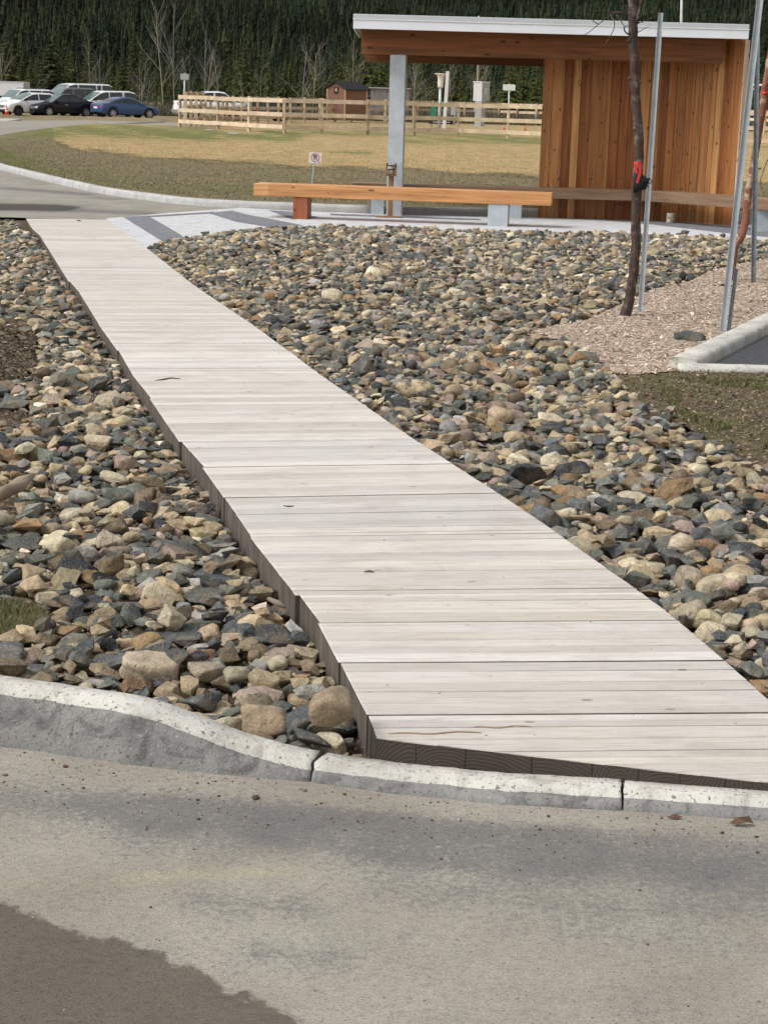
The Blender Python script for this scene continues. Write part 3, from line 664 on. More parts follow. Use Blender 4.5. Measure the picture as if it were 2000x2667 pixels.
# little twigs lying on the boards
def onwalk(px, py, dz=0): s, t = PB(px, py); q = PD*s+PE*t; return Vector((q.x, q.y, bz(t, s)+dz))
tm = plain('dry_twig', (.10, .07, .05), .9)
for (pts, r, lab) in ((((405, 992), (425, 990), (445, 986), (470, 988)), .004, 'thin curved twig lying on the boards in the middle distance of the walkway'),
                      (((948, 1492), (962, 1490), (975, 1493)), .0035, 'short brown wood chip lying on the boards halfway along'),
                      (((738, 1319), (752, 1321), (766, 1320)), .003, 'dark sliver of wood lying near the left edge of the boards'),
                      (((200, 575), (206, 575), (212, 576)), .008, 'tiny dark twig lying on the boards at the far end')):
    mb = MB(); mb.tube([onwalk(a, b, r) for a, b in pts], [r*.5]+[r]*(len(pts)-2)+[r*.4], 5); o = mb.build('twig', tm); tag(o, lab, 'twig')
mb = MB()
lp = P(1932, 2146, .006); mb.add([lp+Vector(v)*.55 for v in ((-.055, 0, 0), (-.02, .012, .022), (.03, .012, .03), (.05, 0, .002), (.02, -.016, .014), (-.02, -.014, 0))], [(0, 1, 4, 5), (1, 2, 3, 4)], 0)
o = mb.build('dry_leaf', plain('dead_leaf', (.11, .06, .035), .8)); tag(o, 'curled dead brown leaf lying on the road at lower right', 'leaf')
mb = MB()
lp = P(1757, 2130, .004); mb.add([lp+Vector(v) for v in ((-.02, 0, 0), (0, .008, .006), (.02, 0, .002), (0, -.008, 0))], [(0, 1, 3), (1, 2, 3)], 0)
o = mb.build('dry_leaf', plain('dead_leaf_small', (.11, .06, .035), .8)); tag(o, 'small dead leaf lying on the road against the low kerb, lower right', 'leaf')
# ================================================================ ROCKS
import bmesh as _bm
def ico(level):
    b = _bm.new(); _bm.ops.create_icosphere(b, subdivisions=level, radius=1.0)
    V = np.array([v.co[:] for v in b.verts]); T = np.array([[v.index for v in f.verts] for f in b.faces]); b.free(); return V, T
ICO = {k: ico(k) for k in (1, 2, 3, 4)}
def rock_shape(V, r, angular, n=None):
    n = n or (r.integers(6, 10) if angular else r.integers(9, 14)); N = r.normal(size=(n, 3)); N /= np.linalg.norm(N, axis=1)[:, None]
    E = np.concatenate([np.eye(3), -np.eye(3)])+r.normal(size=(6, 3))*(.28 if angular else .15); E /= np.linalg.norm(E, axis=1)[:, None]
    N = np.concatenate([N, E]); h = np.concatenate([r.uniform(.5, 1.0, n) if angular else r.uniform(.72, 1.0, n), r.uniform(.6, 1.0, 6)])
    p = 60 if angular else 8
    d = np.clip(V @ N.T, 0, None)/h
    rad = (d**p).sum(1)**(-1/p)
    out = V*rad[:, None]
    return out/np.abs(out).max(0)
def hull_rock(r, npts, cuts=0):
    b = _bm.new(); pts = r.normal(size=(npts, 3)); pts /= np.linalg.norm(pts, axis=1)[:, None]; pts *= r.uniform(.72, 1.0, (npts, 1))
    for q in pts: b.verts.new(q)
    h_ = _bm.ops.convex_hull(b, input=b.verts[:], use_existing_faces=False)
    _bm.ops.delete(b, geom=[g_ for g_ in h_['geom_interior'] if isinstance(g_, _bm.types.BMVert)], context='VERTS')
    if cuts:
        _bm.ops.bevel(b, geom=b.edges[:], offset=.045, segments=1, affect='EDGES', clamp_overlap=True)
        _bm.ops.triangulate(b, faces=b.faces[:]); _bm.ops.subdivide_edges(b, edges=[e for e in b.edges if e.calc_length() > .28], cuts=cuts, use_grid_fill=True); _bm.ops.triangulate(b, faces=b.faces[:])
        _bm.ops.subdivide_edges(b, edges=[e for e in b.edges if e.calc_length() > .22], cuts=1, use_grid_fill=True); _bm.ops.triangulate(b, faces=b.faces[:])
    b.verts.index_update(); V = np.array([v.co[:] for v in b.verts]); T = np.array([[v.index for v in f.verts] for f in b.faces]); b.free()
    return V/np.abs(V).max(0), T
PAL = {  # name: (albedo, weight, angular probability)
    'slate grey': ((.112, .121, .121), .20, .97), 'grey green': ((.145, .152, .130), .20, .95), 'tan': ((.45, .355, .225), .23, .88), 'cream': ((.57, .49, .35), .12, .8),
    'brown': ((.22, .168, .11), .10, .85), 'pinkish': ((.37, .285, .23), .05, .85), 'pale grey': ((.33, .32, .29), .08, .9), 'rusty orange': ((.33, .21, .11), .03, .7), 'charcoal': ((.045, .05, .055), .05, .9)}
PN = list(PAL); PWt = np.array([PAL[k][1] for k in PN]); PWt /= PWt.sum()
# height field of the pile
GX0, GY0, CS = -6.4, 3.9, .02; NX, NY = 650, 1080
BX = np.array([ls, lt]).T
HF = np.full((NY, NX), -.03)
YY, XX = np.meshgrid(GY0+(np.arange(NY)+.5)*CS, GX0+(np.arange(NX)+.5)*CS, indexing='ij')
# obstacles: boardwalk and kerb
S_ = XX*PD.x+YY*PD.y; T_ = XX*PE.x+YY*PE.y
SL = np.where(T_ > cA[1], np.interp(T_, lt, ls), cA[0]+(T_-cA[1])*(cB[0]-cA[0])/(cB[1]-cA[1])); SR = np.interp(T_, rt, rs)
onb = (S_ > SL-.004) & (S_ < SR+.004) & (T_ < max(lt))
kline = np.interp(XX, kbx, kby)+.135
kern = YY < kline
rightside = S_ > (SL+SR)/2
pxg, pyg, _z = proj(XX, YY, XX*0)
mulp = [(a, b) for a, b in MUL]; mosp = [(a, b) for a, b in MOS]
allow = ~onb & ~kern
allow &= ~pip(pxg, pyg, mulp) & ~pip(pxg, pyg, mosp)
plz = np.interp(pxg, [50, 62, 290, 300, 372, 443, 531, 612, 728, 928, 1056, 1266, 1450, 1590, 1725, 1906, 2000, 2600], [569, 600, 600, 612, 650, 626, 614, 603, 592, 592, 592, 603, 606, 606, 612, 620, 628, 650])
allow &= pyg > plz
allow &= ~pip(pxg, pyg, [(1740, 985), (1750, 950), (2000, 810), (2700, 500), (2900, 1000)])
nzm = np.array([[mnoise.noise((XX[j, i]*5, YY[j, i]*5, 1)) for i in range(0, NX, 5)] for j in range(0, NY, 5)]).repeat(5, 0).repeat(5, 1)[:NY, :NX]
for (x_, y_, a_, b_) in ((-60, 925, 150, 88), (-20, 1605, 120, 42), (-80, 1085, 130, 30), (-60, 1300, 110, 45)):
    allow &= ~((((pxg-x_)/a_)**2+((pyg-y_)/b_)**2 + nzm*1.1) < 1)
# bed floor: on the right level with the boards, on the left a little lower
base = np.where(rightside, np.interp(T_, [3.9, 22.5], [.0, -.03]), np.interp(T_, [3.9, 22.5], [-.02, -.06]))
HF = np.where(onb, .3, np.where(kern, .12, base))
# density on the left thins over bare earth
EB = [(-40, 920, 110, 85, .97), (30, 1090, 70, 30, .6), (60, 1300, 110, 60, .55), (40, 1600, 100, 50, .85), (330, 1250, 120, 50, .25), (150, 1700, 120, 25, .2)]
def thin(px, py):
    d = np.ones_like(px)
    for (x, y, a, b, s) in EB: d *= 1-s*np.exp(-(((px-x)/a)**2+((py-y)/b)**2))
    d *= np.where(px > 1300, np.clip(1.1, 0, 1), 1)
    return d
def idx(x, y): return int((y-GY0)/CS), int((x-GX0)/CS)
rocks = []
def footprint(x, y, a, b, yaw, grow=1.0):
    R_ = max(a, b)*grow; j0, i0 = idx(x-R_, y-R_) if False else (int((y-R_-GY0)/CS), int((x-R_-GX0)/CS)); j1, i1 = int((y+R_-GY0)/CS)+1, int((x+R_-GX0)/CS)+1
    if j0 < 0 or i0 < 0 or j1 >= NY or i1 >= NX: return None
    X = XX[j0:j1, i0:i1]-x; Y = YY[j0:j1, i0:i1]-y; c, s = math.cos(yaw), math.sin(yaw)
    u = (X*c+Y*s)/a; v = (-X*s+Y*c)/b; q = u*u+v*v
    return (slice(j0, j1), slice(i0, i1)), q
def place(x, y, a, b, c, yaw, ci, ang, hero=False, cand=None, check=True):
    fp = footprint(x, y, a, b, yaw)
    if fp is None: return False
    sl_, q = fp; m = q < .72; 
    if not m.any(): m = q <= q.min()
    al = allow[sl_]
    if check and (~al[q < (.85 if not hero else .55)]).any(): return False
    h = HF[sl_]; zb = float(np.percentile(h[m], 45)) if not hero else float(np.percentile(h[m], 30))
    zc = zb + c*.72
    mm = q < 1; top = zc + c*np.sqrt(np.clip(1-q, 0, 1))*.85
    hh = h.copy(); hh[mm] = np.maximum(h[mm], top[mm]); HF[sl_] = np.where(al, hh, h)
    rocks.append([x, y, zc, a, b, c, yaw, ci, ang, hero]); return True
# rocks read off the photograph: px, py (centre), width px, height px, colour, angular, z guess
HERO = [(858, 1938, 128, 125, 'tan', 0, .06), (775, 1930, 80, 60, 'rusty orange', 0, .05), (650, 1890, 140, 75, 'pale grey', 1, .08), (590, 1810, 115, 85, 'cream', 1, .1), (500, 1830, 95, 65, 'grey green', 1, .1),
        (410, 1808, 115, 50, 'grey green', 1, .1), (757, 1870, 130, 60, 'slate grey', 1, .06), (662, 1840, 65, 60, 'tan', 0, .08), (445, 1755, 155, 60, 'tan', 0, .12), (305, 1720, 75, 95, 'slate grey', 1, .12),
        (370, 1670, 60, 60, 'slate grey', 1, .16), (395, 1660, 170, 110, 'cream', 0, .12), (445, 1690, 95, 85, 'tan', 1, .14), (245, 1725, 70, 70, 'brown', 0, .12), (50, 1730, 95, 75, 'charcoal', 1, .1),
        (150, 1740, 125, 55, 'pinkish', 1, .1), (520, 1725, 75, 75, 'brown', 1, .1), (585, 1690, 80, 70, 'brown', 1, .1), (583, 1750, 60, 50, 'tan', 0, .1), (670, 1660, 110, 60, 'pale grey', 1, .1),
        (348, 1778, 42, 40, 'pinkish', 0, .12), (327, 1795, 35, 25, 'cream', 0, .12), (840, 1780, 90, 50, 'brown', 1, .06), (850, 1850, 90, 60, 'brown', 1, .05), (810, 1830, 60, 50, 'tan', 0, .05), (700, 1730, 110, 60, 'tan', 0, .09),
        (790, 1980, 90, 30, 'cream', 0, .03), (720, 1800, 80, 70, 'grey green', 1, .08), (90, 1640, 80, 60, 'brown', 1, .08), (35, 1620, 50, 32, 'cream', 0, .06), (190, 1640, 42, 40, 'cream', 0, .1),
        (270, 1640, 100, 60, 'slate grey', 1, .1), (170, 1500, 60, 40, 'tan', 0, .06), (470, 1580, 130, 70, 'slate grey', 1, .1), (160, 1510, 95, 55, 'brown', 1, .08), (265, 1570, 115, 55, 'slate grey', 1, .08), (540, 1590, 70, 55, 'tan', 0, .08),
        (600, 1620, 50, 60, 'grey green', 1, .08), (590, 1500, 72, 45, 'tan', 0, .08), (320, 1420, 65, 40, 'tan', 0, .08), (350, 1540, 90, 80, 'slate grey', 1, .08), (30, 1450, 70, 60, 'slate grey', 1, .08),
        (1860, 1500, 105, 95, 'cream', 0, .08), (1800, 1475, 80, 80, 'pinkish', 0, .08), (1645, 1420, 72, 55, 'cream', 0, .1), (1665, 1310, 90, 60, 'brown', 1, .1), (1620, 1340, 70, 35, 'tan', 0, .1), (1835, 1575, 110, 70, 'tan', 1, .08),
        (1920, 1620, 80, 70, 'grey green', 1, .08), (1960, 1720, 75, 70, 'grey green', 1, .06), (1880, 1700, 100, 80, 'slate grey', 1, .06), (1985, 1780, 60, 90, 'rusty orange', 0, .04), (1545, 1440, 90, 50, 'pinkish', 0, .08), (1470, 1395, 75, 60, 'brown', 1, .08),
        (1700, 1100, 60, 65, 'tan', 0, .08), (1565, 1050, 75, 50, 'tan', 0, .06), (1440, 1075, 90, 50, 'cream', 0, .08), (1400, 1160, 80, 35, 'cream', 0, .08), (1570, 1130, 85, 60, 'slate grey', 1, .08), (1650, 1210, 60, 55, 'brown', 1, .08), (1930, 1200, 60, 45, 'tan', 0, .05),
        (1840, 1340, 60, 45, 'pinkish', 0, .08), (1500, 1250, 75, 35, 'slate grey', 1, .08), (1575, 1500, 55, 45, 'slate grey', 1, .08), (1870, 1400, 70, 50, 'pinkish', 1, .08), (1540, 1205, 70, 35, 'tan', 0, .08),
        (300, 1215, 85, 45, 'cream', 0, .05), (390, 1265, 95, 60, 'brown', 1, .06), (460, 1120, 50, 50, 'cream', 0, .05), (250, 1180, 70, 30, 'tan', 0, .05), (220, 1335, 45, 40, 'cream', 0, .05), (540, 1345, 85, 60, 'tan', 0, .06), (140, 1350, 55, 60, 'tan', 0, .05), (450, 1230, 95, 45, 'slate grey', 1, .05),
        (455, 1350, 55, 35, 'pinkish', 0, .05), (420, 1180, 70, 40, 'tan', 1, .05), (85, 1120, 60, 45, 'pale grey', 1, .05), (250, 955, 60, 30, 'tan', 0, .05), (290, 1035, 60, 40, 'tan', 0, .05), (245, 1055, 70, 45, 'brown', 1, .05), (330, 1000, 60, 30, 'cream', 0, .05),
        (410, 1100, 60, 50, 'charcoal', 1, .05), (630, 1480, 60, 75, 'cream', 0, .08), (780, 1700, 60, 50, 'slate grey', 1, .08), (570, 1430, 110, 60, 'grey green', 1, .07), (500, 1390, 130, 50, 'grey green', 1, .07)]
for (px, py, wpx, hpx, cn, ang, zg) in HERO:
    p = P(px, py, zg); sc = F/proj(p.x, p.y, p.z)[2]
    a = wpx/2/sc; hh = hpx/2/sc; c = min(a*.85, hh*.85); b = max(hh*1.25, a*.6)
    jj, ii = int((p.y-GY0)/CS), int((p.x-GX0)/CS)
    if 0 <= jj < NY and 0 <= ii < NX and onb[jj, ii]: continue
    place(p.x, p.y, a, b, c, rng.uniform(-.25, .25), PN.index(cn), bool(ang), hero=True, check=(px != 858))
nhero = len(rocks)
xr = (GX0+.2, GX0+NX*CS-.2); yr = (GY0+.05, GY0+NY*CS-.2)
pal_i = np.arange(len(PN))
def scatter(n, mean, sig, lo, hi, ncand=4):
    cnt = 0
    X = rng.uniform(*xr, n*9); Y = GY0+.1+(NY*CS-.3)*rng.random(n*9)
    px, py, zz = proj(X, Y, X*0); J = ((Y-GY0)/CS).astype(int); I = ((X-GX0)/CS).astype(int)
    ok = allow[J, I] & (px > -260) & (px < 2700) & (rng.random(len(X)) < thin(px, py))
    X = X[ok]; Y = Y[ok]; k = 0
    nn_ = len(X)//ncand
    for q in range(min(nn_, n)):
        c4 = slice(q*ncand, (q+1)*ncand); xs_, ys_ = X[c4], Y[c4]
        hs_ = HF[((ys_-GY0)/CS).astype(int), ((xs_-GX0)/CS).astype(int)] - base[((ys_-GY0)/CS).astype(int), ((xs_-GX0)/CS).astype(int)]
        i = int(np.argmin(hs_)); 
        if hs_[i] > .12: continue
        ci = int(rng.choice(pal_i, p=PWt)); ang = rng.random() < PAL[PN[ci]][2]
        a = float(np.clip(mean*math.exp(rng.normal()*sig), lo, hi))/2; b = a*rng.uniform(.6, .92); c = b*(rng.uniform(.42, .85) if ang else rng.uniform(.55, .9))
        if place(xs_[i], ys_[i], a, b, c, rng.uniform(-.9, .9) if rng.random() < .6 else rng.uniform(0, 3.14), ci, ang): cnt += 1
    return cnt
import time; _t = time.time()
n1 = scatter(3500, .125, .22, .085, .20)
n2 = scatter(19500, .088, .26, .05, .14)
n3 = scatter(16500, .058, .3, .025, .09)
print('rocks', nhero, n1, n2, n3, 'time', time.time()-_t)
RK = np.array([r[:9] for r in rocks], float)
sx, sy, sz = proj(RK[:, 0], RK[:, 1], RK[:, 2])
psize = RK[:, 3]*2*F/sz
hj = HF[((RK[:, 1]-GY0)/CS).astype(int), ((RK[:, 0]-GX0)/CS).astype(int)]
vis = (RK[:, 2]+RK[:, 5]*.85 > hj-.012) & (sx > 5) & (sx < 1995) & (sy > 560) & (sy < 2030)
order = np.argsort(-(psize*vis + np.array([1e4*bool(r[9]) for r in rocks]))); indiv = set(order[:300].tolist())
def rmat(i):
    yaw = RK[i, 6]; r_ = np.random.default_rng(1000+i)
    tilt = Matrix.Rotation(r_.normal()*.22, 3, 'X') @ Matrix.Rotation(r_.normal()*.22, 3, 'Y')
    return np.array(Matrix.Rotation(yaw, 3, 'Z') @ tilt)
protoA = {k: [rock_shape(ICO[k][0], np.random.default_rng(50+j), True) for j in range(40)] for k in (1, 2)}
protoR = {k: [rock_shape(ICO[k][0], np.random.default_rng(150+j), False) for j in range(30)] for k in (1, 2)}
HR = [hull_rock(np.random.default_rng(900+j), int(np.random.default_rng(j).integers(9, 17))) for j in range(70)]
bV = []; bT = []; bC = []; bS = []; off = 0
def rcol(ci, r_):
    c = np.array(PAL[PN[ci]][0]); k = math.exp(r_.normal()*.22); h = 1+r_.normal(size=3)*.022
    return c*k*h
for i in range(len(RK)):
    if i in indiv: continue
    x, y, z, a, b, c = RK[i, :6]; ang = bool(RK[i, 8]); lvl = 2 if psize[i] > 20 else 1
    r_ = np.random.default_rng(i)
    if ang: V, T = HR[r_.integers(len(HR))]
    else: V = protoR[lvl][r_.integers(len(protoR[lvl]))]; T = ICO[lvl][1]
    V = (V*np.array([a, b, c])) @ rmat(i).T + np.array([x, y, z])
    bV.append(V); bT.append(T+off); bC.append(np.tile(rcol(int(RK[i, 7]), r_), (len(V), 1))); bS.append(np.full(len(T), (not ang) and lvl > 1)); off += len(V)
o = mesh_np('rock_bed', np.concatenate(bV), np.concatenate(bT), np.concatenate(bC), np.concatenate(bS), [M['rock']])
tag(o, 'mixed grey, tan and brown rocks covering the beds on both sides of the boardwalk', 'rocks', kind='stuff')
print('bulk tris', len(o.data.polygons))
def where(px, py, right):
    if not right:
        z = 'by the tall kerb' if py > 1690 else 'left of near boards' if py > 1350 else 'left of middle boards' if py > 950 else 'left of far boards'
        lat = 'beside them' if px > np.interp(py, [570, 1920], [80, 980])-130 else 'at left edge' if px < 110 else 'mid bed'
    else:
        z = 'right of near boards' if py > 1450 else 'right of middle boards' if py > 1050 else 'in the wide bed'
        lat = 'beside them' if px < np.interp(py, [570, 1820], [280, 2000])+150 else 'at right edge' if px > 1890 else 'mid bed'
    return z + ', ' + lat
cand = []
for i in sorted(indiv, key=lambda i: -psize[i]):
    x, y, z, a, b, c = RK[i, :6]; ang = bool(RK[i, 8]); hero = rocks[i][9]; r_ = np.random.default_rng(i)
    lvl = 4 if psize[i] > 55 else 3
    if ang: V, TT = hull_rock(r_, int(r_.integers(10, 18)), 2)
    else: V, TT = rock_shape(ICO[lvl][0], r_, False), ICO[lvl][1]
    sd_ = r_.uniform(0, 50)
    fr = 1.9 if ang else 1.5; am = .05 if ang else .06
    D = np.array([mnoise.noise((v[0]*fr+sd_, v[1]*fr, v[2]*fr)) + .45*mnoise.noise((v[0]*fr*3.1, v[1]*fr*3.1+sd_, v[2]*fr*3.1)) + (.22*mnoise.noise((v[0]*14, v[1]*14, v[2]*14+sd_)) if lvl == 4 else 0) for v in V])
    V = V*(1+am*D*1.6)[:, None]*np.array([a, b, c])
    cn = PN[int(RK[i, 7])]; shp = 'angular' if ang else 'rounded'
    if c < b*.58: shp = 'flat '+shp
    size = 'large' if a > .085 else 'medium' if a > .055 else 'small'
    right = sx[i] > np.interp(sy[i], [570, 1800], [150, 1500])
    o = mesh_np('rock', V @ rmat(i).T, TT, np.tile(rcol(int(RK[i, 7]), r_), (len(V), 1)), True if (not ang or lvl >= 3) else False, [M['rock']])
    if ang: o.data.set_sharp_from_angle(angle=R(16))
    o.location = (x, y, z)
    cand.append((o, f"{size} {shp} {cn} rock {where(sx[i], sy[i], right)}", right, sx[i], sy[i]))
from collections import defaultdict
grp = defaultdict(list)
for c in cand: grp[c[1]].append(c)
for lab, L_ in grp.items():
    L_.sort(key=lambda c: (c[4]))
    words = {2: ['upper', 'lower'], 3: ['uppermost', 'middle', 'lowermost']}.get(len(L_))
    for i, c in enumerate(L_):
        l2 = lab
        if words: l2 = f"{lab}, {words[i]} of {'two' if len(L_) == 2 else 'three'}"
        if len(L_) > 3:
            o_ = ['topmost', 'second from top', 'third from top', 'fourth from top', 'fifth from top', 'sixth from top', 'seventh from top', 'eighth from top', 'ninth from top', 'tenth from top']
            l2 = f"{lab}, {o_[i]}" if i < 10 and i < len(L_)-1 else f"{lab}, lowest" if i == len(L_)-1 else f"{lab}, number {i+1} down"
        tag(c[0], l2, 'rock', 'rocks in the bed ' + ('right' if c[2] else 'left') + ' of the boardwalk')
# boulder lying on the mulch
V = rock_shape(ICO[4][0], np.random.default_rng(9), True)
V = V*(1+.1*np.array([mnoise.noise((v[0]*2, v[1]*2, v[2]*2)) for v in V]))[:, None]*np.array([.125, .07, .045])
o = mesh_np('boulder', V, ICO[4][1], np.tile([.085, .10, .095], (len(V), 1)), True, [M['rock']]); o.location = P(1795, 893)+Vector((0, 0, .035))
tag(o, 'long flat dark grey rock lying alone on the wood mulch', 'rock')
# driftwood pieces in the beds
def stick(pts, r, lab, col=(.42, .36, .27), name='driftwood'):
    mb = MB(); mb.tube(pts, [r*.7]+[r*(1+.15*math.sin(i*2.1)) for i in range(len(pts)-2)]+[r*.4], 9, col=col); o = mb.build(name, M['fence_wood']); tag(o, lab, 'wood piece'); return o
stick([P(-30, 1300, .06), P(15, 1282, .08), P(50, 1262, .09), P(85, 1238, .1)], .028, 'grey weathered driftwood log lying on rocks at the left edge', (.30, .24, .17))
stick([P(1748, 1085, .12), P(1752, 1075, .17), P(1754, 1066, .18), P(1742, 1062, .17), P(1730, 1070, .15)], .012, 'bent pale root hooked over rocks at the edge of the mossy ground', (.30, .25, .19), 'root')
stick([P(700, 1560, .08), P(725, 1572, .08), P(745, 1583, .07)], .01, 'thin grey stick among rocks left of the boardwalk', (.25, .2, .15), 'stick')

# ---- wood chips, gravel, pebbles, grass (uncountable)
def flakes(name, pts, size, cols, label, cat, flat=.35, z0=0.0, asp=3.0, smooth=False, mat=None, up=False):
    n = len(pts); r_ = rng
    L_ = size*np.exp(r_.normal(size=n)*.35); Wd = L_/asp*r_.uniform(.6, 1.4, n)
    yaw = r_.uniform(0, 2*np.pi, n); u = np.stack([np.cos(yaw), np.sin(yaw), r_.normal(size=n)*flat], 1); v = np.stack([-np.sin(yaw), np.cos(yaw), r_.normal(size=n)*flat], 1)
    C = np.asarray(pts).copy(); C[:, 2] += z0 + np.abs(u[:, 2])*L_/2 + np.abs(v[:, 2])*Wd/2
    V = np.stack([C-u*L_[:, None]/2-v*Wd[:, None]/2, C+u*L_[:, None]/2-v*Wd[:, None]*.3, C+u*L_[:, None]*.45+v*Wd[:, None]/2, C-u*L_[:, None]/2+v*Wd[:, None]*.4], 1).reshape(-1, 3)
    T = np.arange(4*n).reshape(n, 4); cl = np.array(cols)[r_.integers(0, len(cols), n)]*np.exp(r_.normal(size=(n, 1))*.2)
    o = mesh_np(name, V, T, np.repeat(cl, 4, 0), False, [mat or M['chips']]); tag(o, label, cat, kind='stuff'); return o
def inpoly(poly_px, n, z=0.0):
    w_ = [P(a, b, z) for a, b in poly_px]; x0 = max(min(p.x for p in w_), -8); x1 = min(max(p.x for p in w_), 9); y0 = min(p.y for p in w_); y1 = max(p.y for p in w_)
    X = rng.uniform(x0, x1, n*3); Y = rng.uniform(y0, y1, n*3); m = pip(X, Y, [(p.x, p.y) for p in w_]); X = X[m][:n]; Y = Y[m][:n]
    return np.stack([X, Y, np.full(len(X), z)], 1)
flakes('wood_chips', inpoly(MUL, 110000, .022), .019, [(.62, .50, .40), (.54, .42, .32), (.70, .60, .50), (.40, .29, .21), (.60, .46, .37), (.50, .40, .32)], 'pale wood chips covering the bed round the saplings', 'mulch', flat=.15)
flakes('leaf_litter', inpoly(MOS, 20000, .017), .012, [(.13, .095, .062), (.18, .135, .09), (.23, .175, .12), (.09, .065, .045), (.13, .13, .055), (.36, .29, .21)], 'dark leaf litter and moss on the open soil at right', 'leaf litter', asp=2, flat=.3)
lf = inpoly([(-100, 760), (190, 760), (980, 1990), (800, 1960), (-100, 1790)], 30000, -.018)
flakes('soil_crumbs', lf, .008, [(.14, .10, .065), (.22, .165, .11), (.09, .07, .05), (.30, .25, .18)], 'crumbs of earth and gravel between the rocks at left', 'gravel', flat=.3, asp=1.2)
lb = inpoly([(-300, 835), (90, 835), (95, 1010), (-300, 1010)], 9000, .003)
flakes('soil_crumbs', lb, .014, [(.10, .075, .05), (.16, .12, .08), (.06, .045, .03), (.24, .19, .13)], 'dark crumbly litter on the bare earth patch at the left edge', 'litter', flat=.3, asp=1.5)
def blades(name, pts, h, cols, label, wd=.008, cat='grass', lean=.6):
    n = len(pts); yaw = rng.uniform(0, 2*np.pi, n); H = h*np.exp(rng.normal(size=n)*.3); C = np.asarray(pts)
    d = np.stack([np.cos(yaw), np.sin(yaw), yaw*0], 1)*wd/2; ln = np.stack([rng.normal(size=n)*lean, rng.normal(size=n)*lean, np.ones(n)], 1)*H[:, None]
    V = np.stack([C-d, C+d, C+ln], 1).reshape(-1, 3); T = np.arange(3*n).reshape(n, 3)
    cl = cols if isinstance(cols, np.ndarray) else np.array(cols)[rng.integers(0, len(cols), n)]
    cl = cl*np.exp(rng.normal(size=(n, 1))*.14)
    o = mesh_np(name, V, T, np.repeat(cl, 3, 0), False, [M['leafmat']]); tag(o, label, cat, kind='stuff'); return o
# lawn blades across the visible lawn
n = 170000; Xp = rng.uniform(-40, 2040, n); Yp = 312+240*rng.random(n)**1.4
yf = np.interp(Xp, [a for a, b in FK], [b for a, b in FK]); yb = np.interp(Xp, [a for a, b in BK], [b for a, b in BK])
yf = yf-(yf-235)*.065-3; Yp = yb+4+(yf-yb-5)*rng.random(n)**.8
D0 = np.stack([(Xp-IW/2)/F, -(Yp-IH/2)/F, -np.ones(n)], 1) @ CR.T; tt_ = (.085-EYE)/D0[:, 2]; G = np.stack([D0[:, 0]*tt_, D0[:, 1]*tt_, np.full(n, .085)], 1)
gc = lawn_col(G[:, 0], G[:, 1], G[:, 2])*1.3
blades('grass', G, .022, gc, 'short dry brown and green grass of the lawn behind the benches', wd=.011, lean=1.3)
g2 = inpoly([(-60, 1560), (60, 1565), (120, 1590), (125, 1625), (60, 1655), (-60, 1680)], 2200, .0)
blades('grass_tufts', g2, .018, [(.12, .14, .05), (.18, .18, .08), (.22, .18, .1)], 'thin green grass growing among rocks at the left edge', wd=.003)
g3 = inpoly([(1700, 985), (2100, 985), (2100, 1200), (1900, 1150), (1760, 1080)], 9000, .016); g3 = g3[np.array([mnoise.noise((p[0]*2.5, p[1]*1.4, 0)) > .05 for p in g3])]
blades('moss_tufts', g3, .022, [(.11, .13, .045), (.15, .145, .06), (.18, .145, .08)], 'patchy moss and thin grass on the dark soil at right', wd=.005)
# grit and pebbles on the near road
n = 1000; X = rng.uniform(-1.6, 2.2, n); Y = np.interp(X, kbx, kby)-.01-np.abs(rng.normal(size=n))*.16; X2 = rng.uniform(-1.6, 2, 150); Y2 = rng.uniform(2.6, 4.1, 150)
m2 = Y2 < np.interp(X2, kbx, kby)-.02; X = np.concatenate([X, X2[m2]]); Y = np.concatenate([Y, Y2[m2]])
bV = []; bT = []; bC = []; off = 0
for x, y in zip(X, Y):
    s_ = float(np.exp(rng.normal()*.45))*.0021; V = protoA[1][rng.integers(40)]*s_*np.array([1, 1, .6])+np.array([x, y, s_*.3]); bV.append(V); bT.append(ICO[1][1]+off); off += len(V); bC.append(np.tile(np.array([[.07, .06, .05], [.2, .17, .13], [.35, .3, .24], [.1, .05, .03]])[rng.integers(4)], (len(V), 1)))
o = mesh_np('grit', np.concatenate(bV), np.concatenate(bT), np.concatenate(bC), False, [M['chips']]); tag(o, 'fine grit and crumbs scattered on the road along the kerb', 'grit', kind='stuff')
# ================================================================ SHELTER
WC = [(0.344, 0.139, 0.04), (0.391, 0.172, 0.055), (0.27, 0.092, 0.023), (0.419, 0.189, 0.065), (0.316, 0.122, 0.033), (0.363, 0.151, 0.046), (0.26, 0.088, 0.023), (0.446, 0.21, 0.076), (0.5, 0.255, 0.09)]
YW = P(1398, 566).y                      # main wall plane
XW0 = P(1400, 566).x; XW1 = P(1745, 574).x
pE = P(1906, 588); ang_d = Vector((pE.x-XW1, pE.y-YW)).normalized(); ang_n = Vector((-ang_d.y, ang_d.x))
YF = YW-.55                              # post and front beam line
YR0 = YF-.45; YR1 = YW+2.6              # roof front and back edges
ZS = PY(1400, 85, YR0).z                # fascia bottom
ZT = PY(1400, 47, YR0).z                # fascia top
XR0 = PY(920, 60, YR0).x; XR1 = PY(1951, 76, YR0).x
print('shelter', YW, YF, ZS, ZT, XR0, XR1)
sh = thing('shelter', (0, YW, 0), 'open fir timber bus shelter with white metal roof edge and one steel post', 'shelter')
sh_inv = Matrix.Translation((0, -YW, 0))
def W(mb, name, mats, bevel=0, parent=sh):
    o = mb.build(name, mats, None, bevel); o.parent = parent
    o.matrix_parent_inverse = Matrix.Translation(parent.location).inverted() if parent.type == 'EMPTY' else parent.matrix_basis.inverted()
    return o
